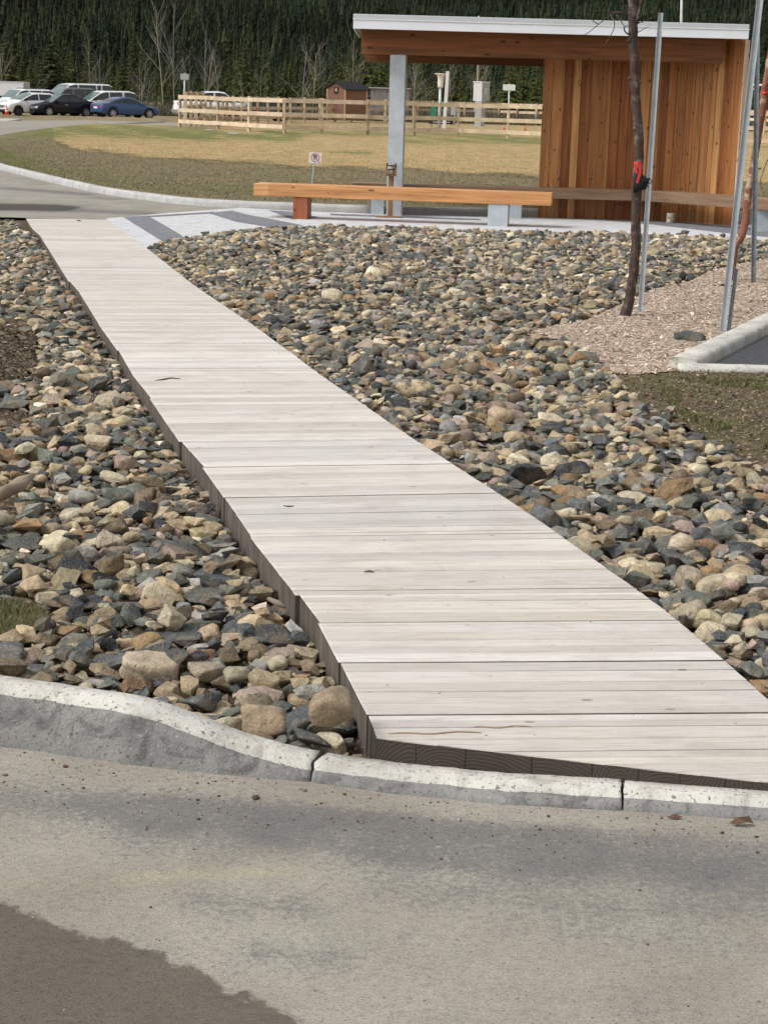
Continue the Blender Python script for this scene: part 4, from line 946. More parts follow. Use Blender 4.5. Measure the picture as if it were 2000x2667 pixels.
def board_wall(name, a, b, thick, nrm, z0, z1, parent, seed, wd=(.10, .19)):
    """vertical boards from a to b; nrm points away from the viewer side"""
    r_ = random.Random(seed); mb = MB(); L = (b-a).length; d = (b-a).normalized(); s = 0
    ang = math.atan2(d.y, d.x)
    while s < L-.005:
        w_ = min(r_.uniform(*wd), L-s)
        if L-s-w_ < .04: w_ = L-s
        c = r_.choice(WC); k = r_.uniform(.84, 1.1); gp = .0035 if r_.random() < .45 else .0012
        # each board glued from 2-4 lamellas of differing tone
        nl = r_.choice((2, 3, 3, 4)); u = s+gp
        for q in range(nl):
            u1 = s+gp+(w_-2*gp)*(q+1)/nl; k2 = k*r_.uniform(.86, 1.13); jg = r_.uniform(0, .0015)
            mb.box((u, jg, z0), (u1, thick, z1), 0, (c[0]*k2, c[1]*k2, c[2]*k2)); u = u1
        s += w_
    mb.box((0.004, .02, z0+.01), (L-.004, thick-.01, z1-.002), 0, (.03, .018, .01))
    o = mb.build(name, M['wall_wood']); o.location = (a.x, a.y, 0); o.rotation_euler = (0, 0, ang); o.parent = parent
    o.matrix_parent_inverse = Matrix.Translation(parent.location).inverted(); return o
board_wall('back_wall', Vector((XW0, YW)), Vector((XW1+.01, YW)), .10, 1, .0, ZS-.0, sh, 4)
L2 = Vector((pE.x-XW1, pE.y-YW)).length
board_wall('angled_wall', Vector((XW1, YW)), Vector((pE.x, pE.y)), .10, 1, .0, ZS-.0, sh, 9, (.07, .15))
# light end face of the angled wall
mb = MB(); e0 = Vector((pE.x, pE.y)); mtx = Matrix.Translation((e0.x, e0.y, 0)) @ Matrix.Rotation(math.atan2(ang_d.y, ang_d.x), 4, 'Z')
mb.box((.001, -.002, 0), (.016, .102, ZS), 0, (.70, .50, .36), mtx); W(mb, 'wall_end_trim', M['wall_wood'])
# beams: timber colour darkened to carry the shade under the roof
def beam(name, x0, x1, y0, y1, z0, z1, k, bev=.006):
    mb = MB(); nl = 4; h = (z1-z0)/nl
    for q in range(nl):
        c = (.22*k*random.uniform(.85, 1.1), .088*k*random.uniform(.85, 1.1), .028*k); mb.box((x0, y0+.0006*q, z0+h*q), (x1, y1-.0006*q, z0+h*(q+1)), 0, c)
    return W(mb, name, M['beam_wood'])
ZB0 = PY(1040, 145, YF).z; ZB1 = ZS-.03
XB0 = PY(941, 120, YF).x; XB1 = XW1+ang_d.x*.62
zb = (PY(945, 138, YF).z+PY(1414, 152, YF).z)/2
beam('front_beam', XB0, XB1, YF-.07, YF+.07, zb, ZS-.001, 1.0)
YBk = YW+2.1
zk = (PY(955, 161, YBk).z+PY(1405, 171, YBk).z)/2
beam('rear_beam', PY(951, 150, YBk).x, XB1, YBk-.07, YBk+.07, zk, ZS-.001, .8)
# soffit boards running front to back, roof slab, white fascia
mb = MB(); x = XR0+.07; k = 0
while x < XR1-.06:
    w_ = min(.13, XR1-.05-x); c = random.choice(WC); mb.box((x+.002, YR0+.02, ZS+.002), (x+w_-.002, YR1-.03, ZS+.03), 0, tuple(v*.95 for v in c)); x += w_
W(mb, 'soffit', M['wall_wood'])
mb = MB(); mb.box((XR0+.02, YR0+.02, ZS+.032), (XR1-.02, YR1-.02, ZT-.012)); W(mb, 'roof_slab', M['grey'])
zm = PY(1400, 63, YR0).z
mb = MB(); mb.box((XR0, YR0, ZS-.004), (XR1, YR0+.018, zm)); mb.box((XR0, YR0+.019, ZS-.004), (XR0+.018, YR1, zm)); mb.box((XR1-.018, YR0+.019, ZS-.004), (XR1, YR1, zm)); mb.box((XR0+.019, YR1-.018, ZS-.004), (XR1-.019, YR1, zm))
W(mb, 'fascia', M['fascia'], .002)
mb = MB(); mb.box((XR0-.006, YR0-.008, zm+.001), (XR1+.006, YR0+.012, zm+.018)); W(mb, 'fascia_ridge', M['white'], .003)
mb = MB(); mb.box((XR0-.002, YR0+.004, zm+.019), (XR1+.002, YR1, ZT)); W(mb, 'roof_edge_cap', M['fascia_top'], .006)
# steel post
xa = PY(1019, 300, YF).x; xb = PY(1061, 300, YF).x; xc_ = (PY(1006, 560, YF).x+PY(1048, 560, YF).x)/2
pz = Matrix.Translation((xc_, YF, 0)) @ Matrix.Rotation(R(-9), 4, 'Z')
mb = MB(); mb.box((-.105, -.075, 0), (.105, .075, zb), 0, mtx=pz, bev=.006); W(mb, 'post', M['galv'])
mb = MB(); mb.box((-.14, -.11, .008), (.14, .11, .02), 0, mtx=pz); W(mb, 'base_plate', M['galv'])
# ---- weathered bench along the walls (second and third segment)
XBn0 = PY(919, 480, YW-.4).x
ob = thing('wall_bench', (XBn0, YW-.2, 0), 'long weathered brown timber bench bending along the inside of the shelter wall', 'bench')
yb0 = YW-.40; zt_ = PY(1500, 491, yb0).z; zl_ = PY(1500, 518, yb0).z; xcn = PY(1690, 505, yb0).x
print('bench z', zl_, zt_)
def planks(x0, x1, y0, y1, z0, z1, n, mtx=None, base=(.23, .145, .088), seed=1):
    r_ = random.Random(seed); mb = MB(); w_ = (y1-y0)/n
    for q in range(n):
        k = r_.uniform(.85, 1.15); mb.box((x0, y0+w_*q+.0012, z0), (x1, y0+w_*(q+1)-.0012, z1), 0, (base[0]*k, base[1]*k, base[2]*k), mtx, bev=.003)
    return mb
W(planks(XBn0, xcn+.10, yb0, YW-.01, zl_, zt_, 5), 'seat', M['old_bench'], parent=ob)
m2 = Matrix.Translation((xcn+.02, yb0-.002, 0)) @ Matrix.Rotation(math.atan2(-.74, .68), 4, 'Z')
pm = planks(.0, 2.3, .0, .38, zl_-.002, zt_+.002, 5, None, (.26, .165, .10), 3)
o = pm.build('seat', M['old_bench']); o.parent = ob; o.matrix_parent_inverse = Matrix.Translation(ob.location).inverted(); o.matrix_basis = m2
for lx in (XBn0+.35, XW0-.35):
    mb = MB(); mb.box((lx-.09, yb0+.05, 0), (lx+.09, YW-.06, zl_-.001), bev=.005); W(mb, 'leg', M['galv'], parent=ob)
mb = MB(); p = P(1985, 604); mb.box((p.x-.10, p.y, 0), (p.x+.16, p.y+.26, zl_-.004), bev=.005); W(mb, 'leg', M['galv'], parent=ob)
# ---- orange timber bench in front
pl0 = P(782, 571); pr0 = P(1295, 590)
yl = pl0.y; yr = pr0.y; bd = Vector((pr0.x-pl0.x, yr-yl)).normalized()
A = PY(661, 477, yl+(yl-yr)*.2); B = PY(1437, 502, yr-.02)
zt1 = (PY(700, 479, yl).z+PY(1300, 498, yr).z)/2; zl1 = (PY(700, 508, yl).z+PY(1300, 533, yr).z)/2
print('bench1', zt1, zl1, A, B)
fb = thing('timber_bench', (A.x, yl, 0), 'new orange timber bench with one wooden leg and one steel leg beside the rocks', 'bench')
ba = math.atan2(bd.y, bd.x); bl = (Vector((B.x, B.y))-Vector((A.x, A.y))).length
mb = MB(); nl = 5; r_ = random.Random(3)
for q in range(nl):
    k = r_.uniform(.9, 1.1); mb.box((.20, .08*q+.0008, 0), (bl, .08*(q+1)-.0008, zt1-zl1), 0, (.60*k, .29*k, .115*k), bev=.004)
o = mb.build('seat', M['bench_wood']); o.parent = fb; o.matrix_parent_inverse = Matrix.Translation(fb.location).inverted(); o.location = (A.x, A.y, zl1); o.rotation_euler = (0, 0, ba)
mb = MB(); mb.box((0, .0, 0), (.199, .4, zt1-zl1), 0, (.68, .36, .16), bev=.005)
o2 = mb.build('end_block', M['bench_wood']); o2.parent = fb; o2.matrix_parent_inverse = Matrix.Translation(fb.location).inverted(); o2.location = (A.x, A.y, zl1); o2.rotation_euler = (0, 0, ba)
mb = MB(); mz = Matrix.Translation((pl0.x, pl0.y, 0)) @ Matrix.Rotation(ba, 4, 'Z'); mb.box((-.10, .0, 0), (.09, .30, zl1-.001), 0, (.34, .11, .05), mz, .005); W(mb, 'leg', M['wall_wood'], parent=fb)['label'] = 'red brown wooden leg'
mb = MB(); mz = Matrix.Translation((pr0.x, pr0.y, 0)) @ Matrix.Rotation(ba, 4, 'Z'); mb.box((-.13, .0, 0), (.13, .30, zl1-.001), 0, mtx=mz, bev=.004); W(mb, 'leg', M['galv'], parent=fb)['label'] = 'galvanised steel box leg'
# ---- ash can on a post
Ya = YF-.28
za = PY(1019, 457, Ya).z; zc1 = PY(1019, 427, Ya).z
pa = PY(1019, 457, Ya); xa_ = pa.x
ac = thing('ash_can_stand', (xa_, Ya, 0), 'ribbed tin can ash tray in a wooden holder on a post before the steel post', 'ashtray stand')
mb = MB(); mb.box((xa_-.035, Ya-.03, .02), (xa_+.035, Ya+.03, za), 0, (.34, .2, .1)); W(mb, 'post', M['wall_wood'], parent=ac)
mb = MB(); mb.box((xa_-.2, Ya-.12, .0), (xa_+.16, Ya+.1, .02), 0, (.3, .16, .08)); W(mb, 'base', M['wall_wood'], parent=ac)
mb = MB(); mb.box((xa_-.075, Ya-.075, za), (xa_+.075, Ya+.075, za+.02), 0, (.25, .12, .06))
for sx_ in (-1, 1):
    mb.box((xa_+sx_*.058-.012, Ya-.07, za+.021), (xa_+sx_*.058+.012, Ya-.045, za+.10), 0, (.36, .19, .09)); mb.box((xa_+sx_*.058-.012, Ya+.045, za+.021), (xa_+sx_*.058+.012, Ya+.07, za+.17), 0, (.15, .08, .05))
W(mb, 'holder', M['wall_wood'], parent=ac)
mb = MB(); pr = []; n_ = 9
for i in range(n_*2+1):
    z_ = (zc1-za-.03)*i/(n_*2); pr.append((.052+(.004 if i % 2 else 0), z_))
mb.lathe([(.02, 0)]+pr+[(.045, pr[-1][1]), (.044, pr[-1][1]-.02)], (xa_, Ya, za+.022), 20); W(mb, 'can', M['tin'], parent=ac)
for q in (.55, .95):
    mb = MB(); mb.lathe([(.058, 0), (.06, .004), (.06, .012), (.058, .016)], (xa_, Ya, za+.02+(zc1-za-.03)*q-.008), 18); W(mb, 'dark_band', M['rust_box'], parent=ac)
# tin can on the ground
pc = P(1747, 582); r0 = .058; mb = MB()
pr = [(r0*.9, 0), (r0, .006)]+[(r0*(1-.012*(i % 2)), .012+i*.0135) for i in range(9)]+[(r0*1.02, .132), (r0*.96, .135), (r0*.93, .12)]
mb.lathe(pr, (pc.x, pc.y+.05, .01), 24); o = mb.build('tin_can', M['tin']); tag(o, 'rusty open tin can standing on the concrete below the wall bench', 'tin can')

# ================================================================ NO PARKING SIGN (leaning)
Ys = P(803, 545).y
sp = thing('parking_sign', P(803, 545, .06), 'small leaning white no parking sign on a thin stake in the grass', 'sign')
b0 = PY(804, 541, Ys); t0 = PY(819, 422, Ys); t1 = PY(821, 400, Ys)
mb = MB(); mb.tube([b0-Vector((0, 0, .1)), t0, t1], .011, 8); W(mb, 'stake', M['galv'], parent=sp)
ctr = PY(821, 410, Ys)+Vector((0, -.02, 0)); tl = math.atan2((t1-b0).x, (t1-b0).z)
SM = Matrix.Translation(ctr) @ Matrix.Rotation(tl*.65, 4, 'Y')
hw = .088
mb = MB(); mb.box((-hw, -.003, -hw*.86), (hw, .003, hw*.86), mtx=SM); W(mb, 'panel', M['white'], parent=sp)
def ring(mb, r0, r1, y, n=28, m=SM):
    for i in range(n):
        a0, a1 = 2*math.pi*i/n, 2*math.pi*(i+1)/n
        mb.add([m @ Vector((r*math.cos(a), y, r*math.sin(a)+.004)) for r, a in ((r0, a0), (r1, a0), (r1, a1), (r0, a1))], [(0, 1, 2, 3)])
mb = MB(); ring(mb, .052, .062, -.0065)
mb.add([SM @ Vector(v) for v in ((-.046, -.0068, .036), (-.038, -.0068, .044), (.046, -.0068, -.028), (.038, -.0068, -.036))], [(0, 1, 2, 3)])
W(mb, 'red_circle', M['red'], parent=sp)
def text(name, body, size, mtx, mat, parent, ext=.001):
    cu = bpy.data.curves.new(name, 'FONT'); cu.body = body; cu.size = size; cu.align_x = 'CENTER'; cu.align_y = 'CENTER'; cu.extrude = ext; cu.offset = size*.02
    t = bpy.data.objects.new(name, cu); COLL.objects.link(t); bpy.context.view_layer.update()
    me = bpy.data.meshes.new_from_object(t); bpy.data.objects.remove(t); me.materials.clear(); me.materials.append(mat)
    o = bpy.data.objects.new(name, me); COLL.objects.link(o); o.parent = parent
    o.matrix_parent_inverse = Matrix.Translation(parent.location).inverted() if parent else Matrix()
    o.matrix_basis = mtx @ Matrix.Rotation(math.pi/2, 4, 'X'); return o
text('letter', 'P', .10, SM @ Matrix.Translation((0, -.0055, .002)), M['ink'], sp)
mb = MB(); mb.box((.055, -.006, -.068), (.075, -.0035, -.052), mtx=SM); W(mb, 'small_mark', plain('blue_mark', (.05, .12, .4), .5, bs=0), parent=sp)

# ================================================================ SAPLINGS AND STAKES
def path_at(pts, Y, dz=None): return [PY(a, b, Y) for a, b in pts]
def fine(pts, n=6, wob=.004, seed=0):
    out = []
    for i in range(len(pts)-1):
        p0 = pts[max(i-1, 0)]; p1 = pts[i]; p2 = pts[i+1]; p3 = pts[min(i+2, len(pts)-1)]
        for k in range(n):
            t = k/n; q = .5*((2*p1)+(p2-p0)*t+(2*p0-5*p1+4*p2-p3)*t*t+(3*p1-p0-3*p2+p3)*t**3)
            out.append(q+Vector((mnoise.noise((q.z*6+seed, 0, 0)), mnoise.noise((q.z*6, seed, 3)), 0))*wob)
    out.append(pts[-1]); return out
Y1 = P(1627, 828).y; px2m = 1/(F/proj(0, Y1, .8)[2])
t1_ = thing('sapling', P(1627, 828, .02), 'bare dark barked sapling tied to a steel stake before the shelter', 'tree')
path = fine(path_at([(1622, 834), (1636, 790), (1645, 750), (1652, 690), (1656, 600), (1657, 510), (1663, 420), (1663, 350), (1655, 250), (1651, 160), (1649, 80), (1646, 0), (1640, -90), (1642, -200), (1632, -330), (1634, -480)], Y1), 6, .010)
n = len(path); rad = [px2m*(18 if i < 1 else 16.5-3*min(i/6, 1)-2.5*i/n-(6*max(0, (i/n-.7)/.3))) * (1+.06*math.sin(i*1.9)+.05*mnoise.noise((i*.7, 0, 0))) for i in range(n)]
mb = MB(); mb.tube(path, rad, 14)
for (px, py, s_) in ((1643, 205, -1), (1660, 187, 1), (1663, 215, 1), (1656, 335, 1), (1640, 107, -1), (1652, 690, 1)):   # cut branch stubs
    p = PY(px, py, Y1-.01); mb.tube([p-Vector((s_*.02, 0, 0)), p+Vector((s_*.022, -.01, .008))], [.016, .010], 8)
W(mb, 'trunk', M['bark_dark'], parent=t1_)
def twig(pts, r, parent, Y, depth=.15, name='branch', mat='bark_dark'):
    P_ = [PY(a, b, Y-depth*i/len(pts)) for i, (a, b) in enumerate(pts)]; P_ = fine(P_, 5, .003)
    mb = MB(); k = len(P_); mb.tube(P_, [r*(1-.75*i/k)+.0012 for i in range(k)], 6); return W(mb, name, M[mat], parent=parent)
twig([(1652, 62), (1662, 45), (1668, 20), (1672, -20), (1680, -80)], .020, t1_, Y1)
twig([(1646, 40), (1625, 33), (1605, 30), (1590, 34), (1592, 42), (1600, 55), (1598, 75), (1585, 100), (1572, 118)], .0045, t1_, Y1)
twig([(1605, 30), (1580, 28), (1550, 26), (1520, 24)], .0025, t1_, Y1)
twig([(1600, 34), (1580, 45), (1555, 65), (1530, 85), (1515, 92)], .003, t1_, Y1)
twig([(1645, 90), (1632, 85), (1625, 75), (1630, 66), (1640, 68)], .006, t1_, Y1)
twig([(1605, 36), (1615, 50), (1625, 66), (1628, 68)], .004, t1_, Y1)
twig([(1655, 62), (1680, 52), (1700, 44), (1718, 34)], .003, t1_, Y1)
twig([(1657, 85), (1675, 75), (1695, 64)], .002, t1_, Y1)
twig([(1556, 60), (1548, 56), (1542, 50)], .0035, t1_, Y1)
# steel angle stakes
def stake(pts, Y, name, lab, wpx, mat='galv_dark', rot=0.2, bol=2):
    P_ = path_at(pts, Y); w_ = wpx/(F/proj(0, Y, 1)[2]); th = .004
    st = thing(name, (P_[0].x, Y, 0), lab, 'stake')
    prof = [(-w_/2, 0), (0, w_*.32), (w_/2, 0), (w_/2, th*1.4), (th*.0, w_*.32+th*1.6), (-w_/2, th*1.4)]
    P_[0] = P_[0]-Vector((0, 0, .06))
    mb = MB(); mb.sweep(P_, prof, (math.cos(rot), math.sin(rot), 0)); W(mb, 'bar', M[mat], parent=st)
    return st
stake([(1667, 822), (1721, 32)], P(1667, 820).y, 'steel_stake', 'grey steel stake right beside the dark sapling with the black tie', 13, 'galv', .15)
Y3 = P(1893, 872).y
stake([(1880, 872), (1986, -60)], Y3-.02, 'steel_stake', 'tall leaning grey steel stake standing in mulch at right, nearer of a touching pair', 17, 'galv', .2)
stake([(1896, 868), (1918, 700)], Y3+.03, 'steel_stake', 'short steel stake piece clamped behind the tall leaning stake at right', 12, 'galv_dark', .5)
stake([(1963, 742), (1969, 380), (1973, 55)], P(1963, 742).y, 'steel_stake', 'upright steel stake furthest right, behind the leaning pair', 13, 'galv_dark', .1)
Y4 = P(1905, 735).y
t2_ = thing('sapling', P(1900, 742, .02), 'leaning reddish peeling birch sapling behind the tall steel stakes at right', 'tree')
path = fine(path_at([(1898, 745), (1907, 690), (1914, 640), (1928, 620), (1938, 590), (1945, 540), (1951, 490), (1960, 440), (1967, 400), (1975, 350), (1986, 280), (1997, 200), (2012, 110), (2022, 0), (2030, -150)], Y4), 6, .012, 5)
n = len(path); s4 = 1/(F/proj(0, Y4, 1)[2])
mb = MB(); mb.tube(path, [s4*(10.5-1.5*i/n)*(1+.07*math.sin(i*2.3)) for i in range(n)], 12)
for (px, py, s_) in ((1953, 490, -1), (1958, 445, -1), (1968, 395, -1), (1972, 440, 1), (1990, 265, -1)):
    p = PY(px, py, Y4); mb.tube([p, p+Vector((s_*.03, -.02, .012))], [.013, .008], 7)
W(mb, 'trunk', M['bark_birch'], parent=t2_)
twig([(2005, 400), (1990, 440), (1980, 470), (1984, 495), (1992, 512)], .003, t2_, Y4)
# black tie cloth and red ribbons
def cloth(name, outline, Y, lab, cat, mat, wav=.01, th=.004):
    P_ = [PY(a, b, Y) for a, b in outline]; c = sum(P_, Vector())/len(P_); n = len(P_)
    f = [p+Vector((0, wav*mnoise.noise((p.x*30, p.z*30, 1)), 0)) for p in P_]; i1 = [c+(p-c)*.5+Vector((0, -.02+wav*mnoise.noise((p.x*50, p.z*50, 4)), 0)) for p in P_]
    vs = f+i1+[c+Vector((0, -.028, 0))]; bk_ = [v+Vector((0, th, 0)) for v in vs]; m_ = len(vs)
    fs = [(k, (k+1) % n, n+(k+1) % n, n+k) for k in range(n)]+[(n+k, n+(k+1) % n, 2*n) for k in range(n)]
    fs += [tuple(m_+q for q in f_[::-1]) for f_ in fs]+[(k, m_+k, m_+(k+1) % n, (k+1) % n) for k in range(n)]
    mb = MB(); mb.add(vs+bk_, fs, sm=True); o = mb.build(name, mat); tag(o, lab, cat); return o
cloth('tie_cloth', [(1651, 450), (1672, 452), (1686, 463), (1694, 462), (1688, 478), (1682, 492), (1668, 495), (1649, 502), (1649, 478)], Y1-.045, 'black cloth strap binding the dark sapling to its steel stake', 'strap', M['black'])
mb = MB(); mb.tube(fine([PY(a, b, Y1-.07) for a, b in ((1686, 470), (1692, 478), (1697, 473), (1694, 466))], 4, 0), .003, 6); mb.tube(fine([PY(a, b, Y1-.07) for a, b in ((1684, 478), (1688, 484), (1687, 488))], 3, 0), .003, 6)
o = mb.build('strap_end', M['black']); o.parent = bpy.data.objects['tie_cloth']
def ribbon(pts, Y, w0, lab, obj=None):
    mb = MB()
    for pp in pts:
        Q = fine([PY(a, b, Y) for a, b in pp], 4, .002); mb.sweep(Q, [(-w0, -.001), (w0, -.001), (w0, .001), (-w0, .001)], (1, .15, 0))
    o = mb.build('ribbon', M['ribbon']); tag(o, lab, 'ribbon'); return o
ribbon([[(1651, 421), (1660, 424), (1669, 422)], [(1654, 428), (1656, 440), (1658, 450)], [(1661, 424), (1667, 440), (1664, 460), (1659, 476)], [(1668, 424), (1666, 432), (1669, 428)]], Y1-.075, .009, 'bright red flagging ribbon knotted round the dark sapling above the black cloth')
ribbon([[(1984, 238), (1992, 240), (2003, 239)]], Y4-.05, .012, 'red ribbon tied round the birch sapling at the right picture edge')
o = cloth('loose_strap', [(1840, 748), (1855, 742), (1868, 744), (1886, 738), (1898, 736), (1905, 742), (1920, 745), (1900, 748), (1880, 750), (1860, 748)], P(1880, 750).y, 'black strap lying loose on the wood chips at the birch sapling foot', 'strap', M['black'], .015, .012)
# ================================================================ POST AND RAIL FENCE
FWc = [(.60, .47, .33), (.66, .53, .38), (.56, .42, .28), (.46, .33, .20)]
def fence(lab, posts, rails, pw_=.10, ph=None, seed=0, side=-1):
    """posts: list of (px, base py); rails: heights (z0, z1)"""
    r_ = random.Random(seed); pts = [PG(a, b) for a, b in posts]
    f = thing('rail_fence', pts[0], lab, 'fence', group='post and rail fence runs')
    top = rails[-1][1]
    for i, p in enumerate(pts):
        d = (pts[min(i+1, len(pts)-1)]-pts[max(i-1, 0)]); a = math.atan2(d.y, d.x); c = r_.choice(FWc); k = r_.uniform(.7, 1)
        mb = MB(); m_ = Matrix.Translation(p) @ Matrix.Rotation(a, 4, 'Z') @ Matrix.Rotation(r_.uniform(-.015, .015), 4, 'Y')
        mb.box((-pw_/2, -pw_/2, -.05), (pw_/2, pw_/2, top+r_.uniform(.01, .06)), 0, tuple(v*k for v in c), m_); W(mb, 'post', M['fence_wood'], parent=f)
    for (z0, z1) in rails:
        i = 0
        while i < len(pts)-1:
            j = min(i+r_.choice((1, 2, 2, 3)), len(pts)-1); mb = MB(); c = jit(r_.choice(FWc[:3]), .1)
            for q in range(i, j):
                a, b = pts[q], pts[q+1]; d = b-a; m_ = Matrix.Translation(a) @ Matrix.Rotation(math.atan2(d.y, d.x), 4, 'Z'); dz = r_.uniform(-.012, .012)
                mb.box((0 if q > i else .004, side*(pw_/2+.045) if side < 0 else pw_/2+.003, z0+dz), (d.length, side*(pw_/2+.003) if side < 0 else pw_/2+.045, z1+dz), 0, c, m_)
            W(mb, 'rail', M['fence_wood'], parent=f); i = j
    return f
front = [(469, 338), (568, 344), (649, 350), (740, 355), (838, 357), (957, 360), (1078, 362), (1192, 364), (1321, 368), (1450, 373), (1600, 378), (1760, 383), (1920, 388), (2080, 395)]
fence('long front run of the pale post and rail fence crossing behind the steel post', front, [(.30, .46), (.78, .94), (1.33, 1.49)], .105, seed=2)
rear = [(483, 336), (497, 334), (511, 332), (524, 330), (536, 328.5), (548, 327.5), (580, 325), (591, 324.5), (607, 324), (628, 323), (652, 322), (671, 321.5), (697, 321), (725, 320), (756, 319.5), (792, 319), (832, 318.5), (872, 318), (915, 318), (958, 318), (1003, 318), (1045, 318), (1088, 318), (1127, 318.5), (1167, 319), (1209, 320), (1250, 321), (1297, 322), (1345, 324), (1395, 326), (1450, 328), (1520, 330), (1600, 332), (1700, 335), (1800, 339), (1880, 342), (1940, 345), (1990, 348), (2050, 351)]
fence('far run of the pale post and rail fence closing the enclosure before the trees', rear, [(.30, .49), (.87, 1.06), (1.44, 1.63)], .14, seed=8, side=1)
# stones by the fence corner
for i, (px, py, s_, lab) in enumerate(((606, 349, .16, 'pale grey stone lying in the grass below the front fence run'), (548, 340, .13, 'small grey block at the foot of the left fence corner'), (536, 340, .1, 'smallest grey stone at the foot of the left fence corner'))):
    V = rock_shape(ICO[2][0], np.random.default_rng(400+i), True)*np.array([s_*1.6, s_, s_*.6]); o = mesh_np('stone', V, ICO[2][1], np.tile([.42, .41, .40], (len(V), 1)), False, [M['rock']]); o.location = PG(px, py, .1); tag(o, lab, 'rock')

# ================================================================ SHEDS
def at(px, py): return PG(px, py)
a = at(855, 316); b = at(897, 319); c = at(958, 316)
sc = F/proj(b.x, b.y, .5)[2]; Ysd = b.y
hw_ = (b.x-a.x); hl = (c.x-b.x)
sd_ = thing('shed', (b.x, b.y, 0), 'small red brown shed with black shingle roof and number plate 4', 'shed')
gz_ = PY(876, 212, Ysd).z; ez = PY(897, 229, Ysd).z; print('shed', gz_, ez, hw_, hl)
dpt = 1.4
# gable end faces left-front, long side faces right-front: plan as a rotated rectangle
G0 = Vector((a.x, b.y+.55)); G1 = Vector((b.x, b.y)); G2 = Vector((c.x, b.y+.9)); G3 = G0+(G2-G1)
gm = (G0+G1)/2; gm2 = gm+(G2-G1)
mb = MB()
V3 = lambda p, z: (p.x, p.y, z)
mb.add([V3(G0, -.05), V3(G1, -.05), V3(G1, ez), V3(gm, gz_-.05), V3(G0, ez)], [(0, 1, 2, 3, 4)]); mb.add([V3(G1, -.05), V3(G2, -.05), V3(G2, ez), V3(G1, ez)], [(0, 1, 2, 3)])
mb.add([V3(G3, -.05), V3(G0, -.05), V3(G0, ez), V3(G3, ez)], [(0, 1, 2, 3)]); mb.add([V3(G2, -.05), V3(G3, -.05), V3(G3, ez), V3(gm2, gz_-.05), V3(G2, ez)], [(0, 1, 2, 3, 4)])
W(mb, 'wall', M['shed_red'], parent=sd_)
u = (G2-G1).normalized(); v = (G1-G0).normalized(); ov = .14; mb = MB()
for sgn, e in ((1, G1), (-1, G0)):
    r0 = gm-u*ov; r1 = gm2+u*ov; e0 = e+v*sgn*.18-u*ov; e1 = e+(G2-G1)+v*sgn*.18+u*ov; ze = ez-.10
    mb.prism([V3(r0, gz_), V3(r1, gz_), V3(e1, ze), V3(e0, ze)], (0, 0, .05))
W(mb, 'roof', M['roofing'], parent=sd_)
mb = MB()
for g_ in (G0, G1, G2):
    mb = MB(); mb.box((g_.x-.055, g_.y-.06, -.05), (g_.x+.055, g_.y+.02, ez-.05)); W(mb, 'corner_trim', M['shed_trim'], parent=sd_)
nf = Vector((v.y, -v.x)); q = gm+nf*.03; mA = math.atan2(v.y, v.x)
NM = Matrix.Translation((q.x, q.y, PY(875, 233, Ysd).z)) @ Matrix.Rotation(mA, 4, 'Z')
mb = MB(); mb.box((-.17, -.012, -.23), (.17, .012, .23), mtx=NM); W(mb, 'number_plate', M['ink'], parent=sd_)
text('number', '4', .42, NM @ Matrix.Translation((0, -.018, 0)), M['shed_trim'], sd_, .003)
# grey board building beside it
a = at(963, 314); b = at(1030, 312)
zt = PY(990, 229, a.y+1).z
g2 = thing('board_shed', (a.x, a.y+1, 0), 'weathered grey board shed with flat pale roof right of the brown shed', 'shed')
mb = MB(); n_ = 14; x0, x1 = a.x, a.x+3.0
for i in range(n_): mb.box((x0+(x1-x0)*i/n_+.006, a.y+1+.01*(i % 2), -.05), (x0+(x1-x0)*(i+1)/n_-.006, a.y+1.1, zt))
mb.box((x0, a.y+1.1, -.05), (x1, a.y+3, zt-.02)); W(mb, 'wall', M['old_grey'], parent=g2)
mb = MB(); mb.box((x0-.15, a.y+.85, zt+.003), (x1+.15, a.y+3.2, zt+.07)); W(mb, 'roof', M['greyl'], parent=g2)
mb = MB(); mb.add([V3(Vector((PG(965, 316).x, PG(965, 316).y)), .05), V3(Vector((PG(1012, 322).x, PG(1012, 322).y)), .05), V3(Vector((PG(1012, 322).x, PG(1012, 322).y+.5)), .12), V3(Vector((PG(965, 316).x, PG(965, 316).y+.5)), .12)], [(0, 1, 2, 3)])
mb.prism([V3(Vector((PG(965, 318).x, PG(965, 318).y)), 0), V3(Vector((PG(1008, 323).x, PG(1008, 323).y)), 0), V3(Vector((PG(1008, 323).x, PG(1008, 323).y+.4)), 0), V3(Vector((PG(965, 318).x, PG(965, 318).y+.4)), 0)], (0, 0, .12)); o = mb.build('timber_plank', M['old_grey']); tag(o, 'grey plank lying on the grass below the board shed', 'plank')

# ================================================================ LAMP, WHITE POST, CABINET, SIGNS
Yl = PG(1145, 337).y; s_l = F/proj(0, Yl, 1)[2]
lp = thing('lamp_post', PG(1143, 337), 'lamp with flared translucent white shade on a grey pole inside the fence', 'lamp')
mb = MB(); mb.tube([PY(1143, 338, Yl), PY(1147, 227, Yl)], [4/s_l, 3.6/s_l], 12); W(mb, 'pole', M['galv'], parent=lp)
zb_ = PY(1147, 227, Yl); zt_2 = PY(1148, 191, Yl).z-zb_.z; r1 = 7.3/s_l
mb = MB(); mb.lathe([(r1*.6, 0), (r1*.92, .02), (r1, zt_2*.08), (r1*1.02, zt_2*.5), (r1*1.15, zt_2*.78), (r1*1.6, zt_2*.93), (r1*2.3, zt_2), (r1*2.25, zt_2+.02), (0.01, zt_2+.03)], zb_, 24); W(mb, 'lamp_shade', plain('milky_lamp_shade', (.80, .72, .68), .4, var=.05, bs=0), parent=lp)
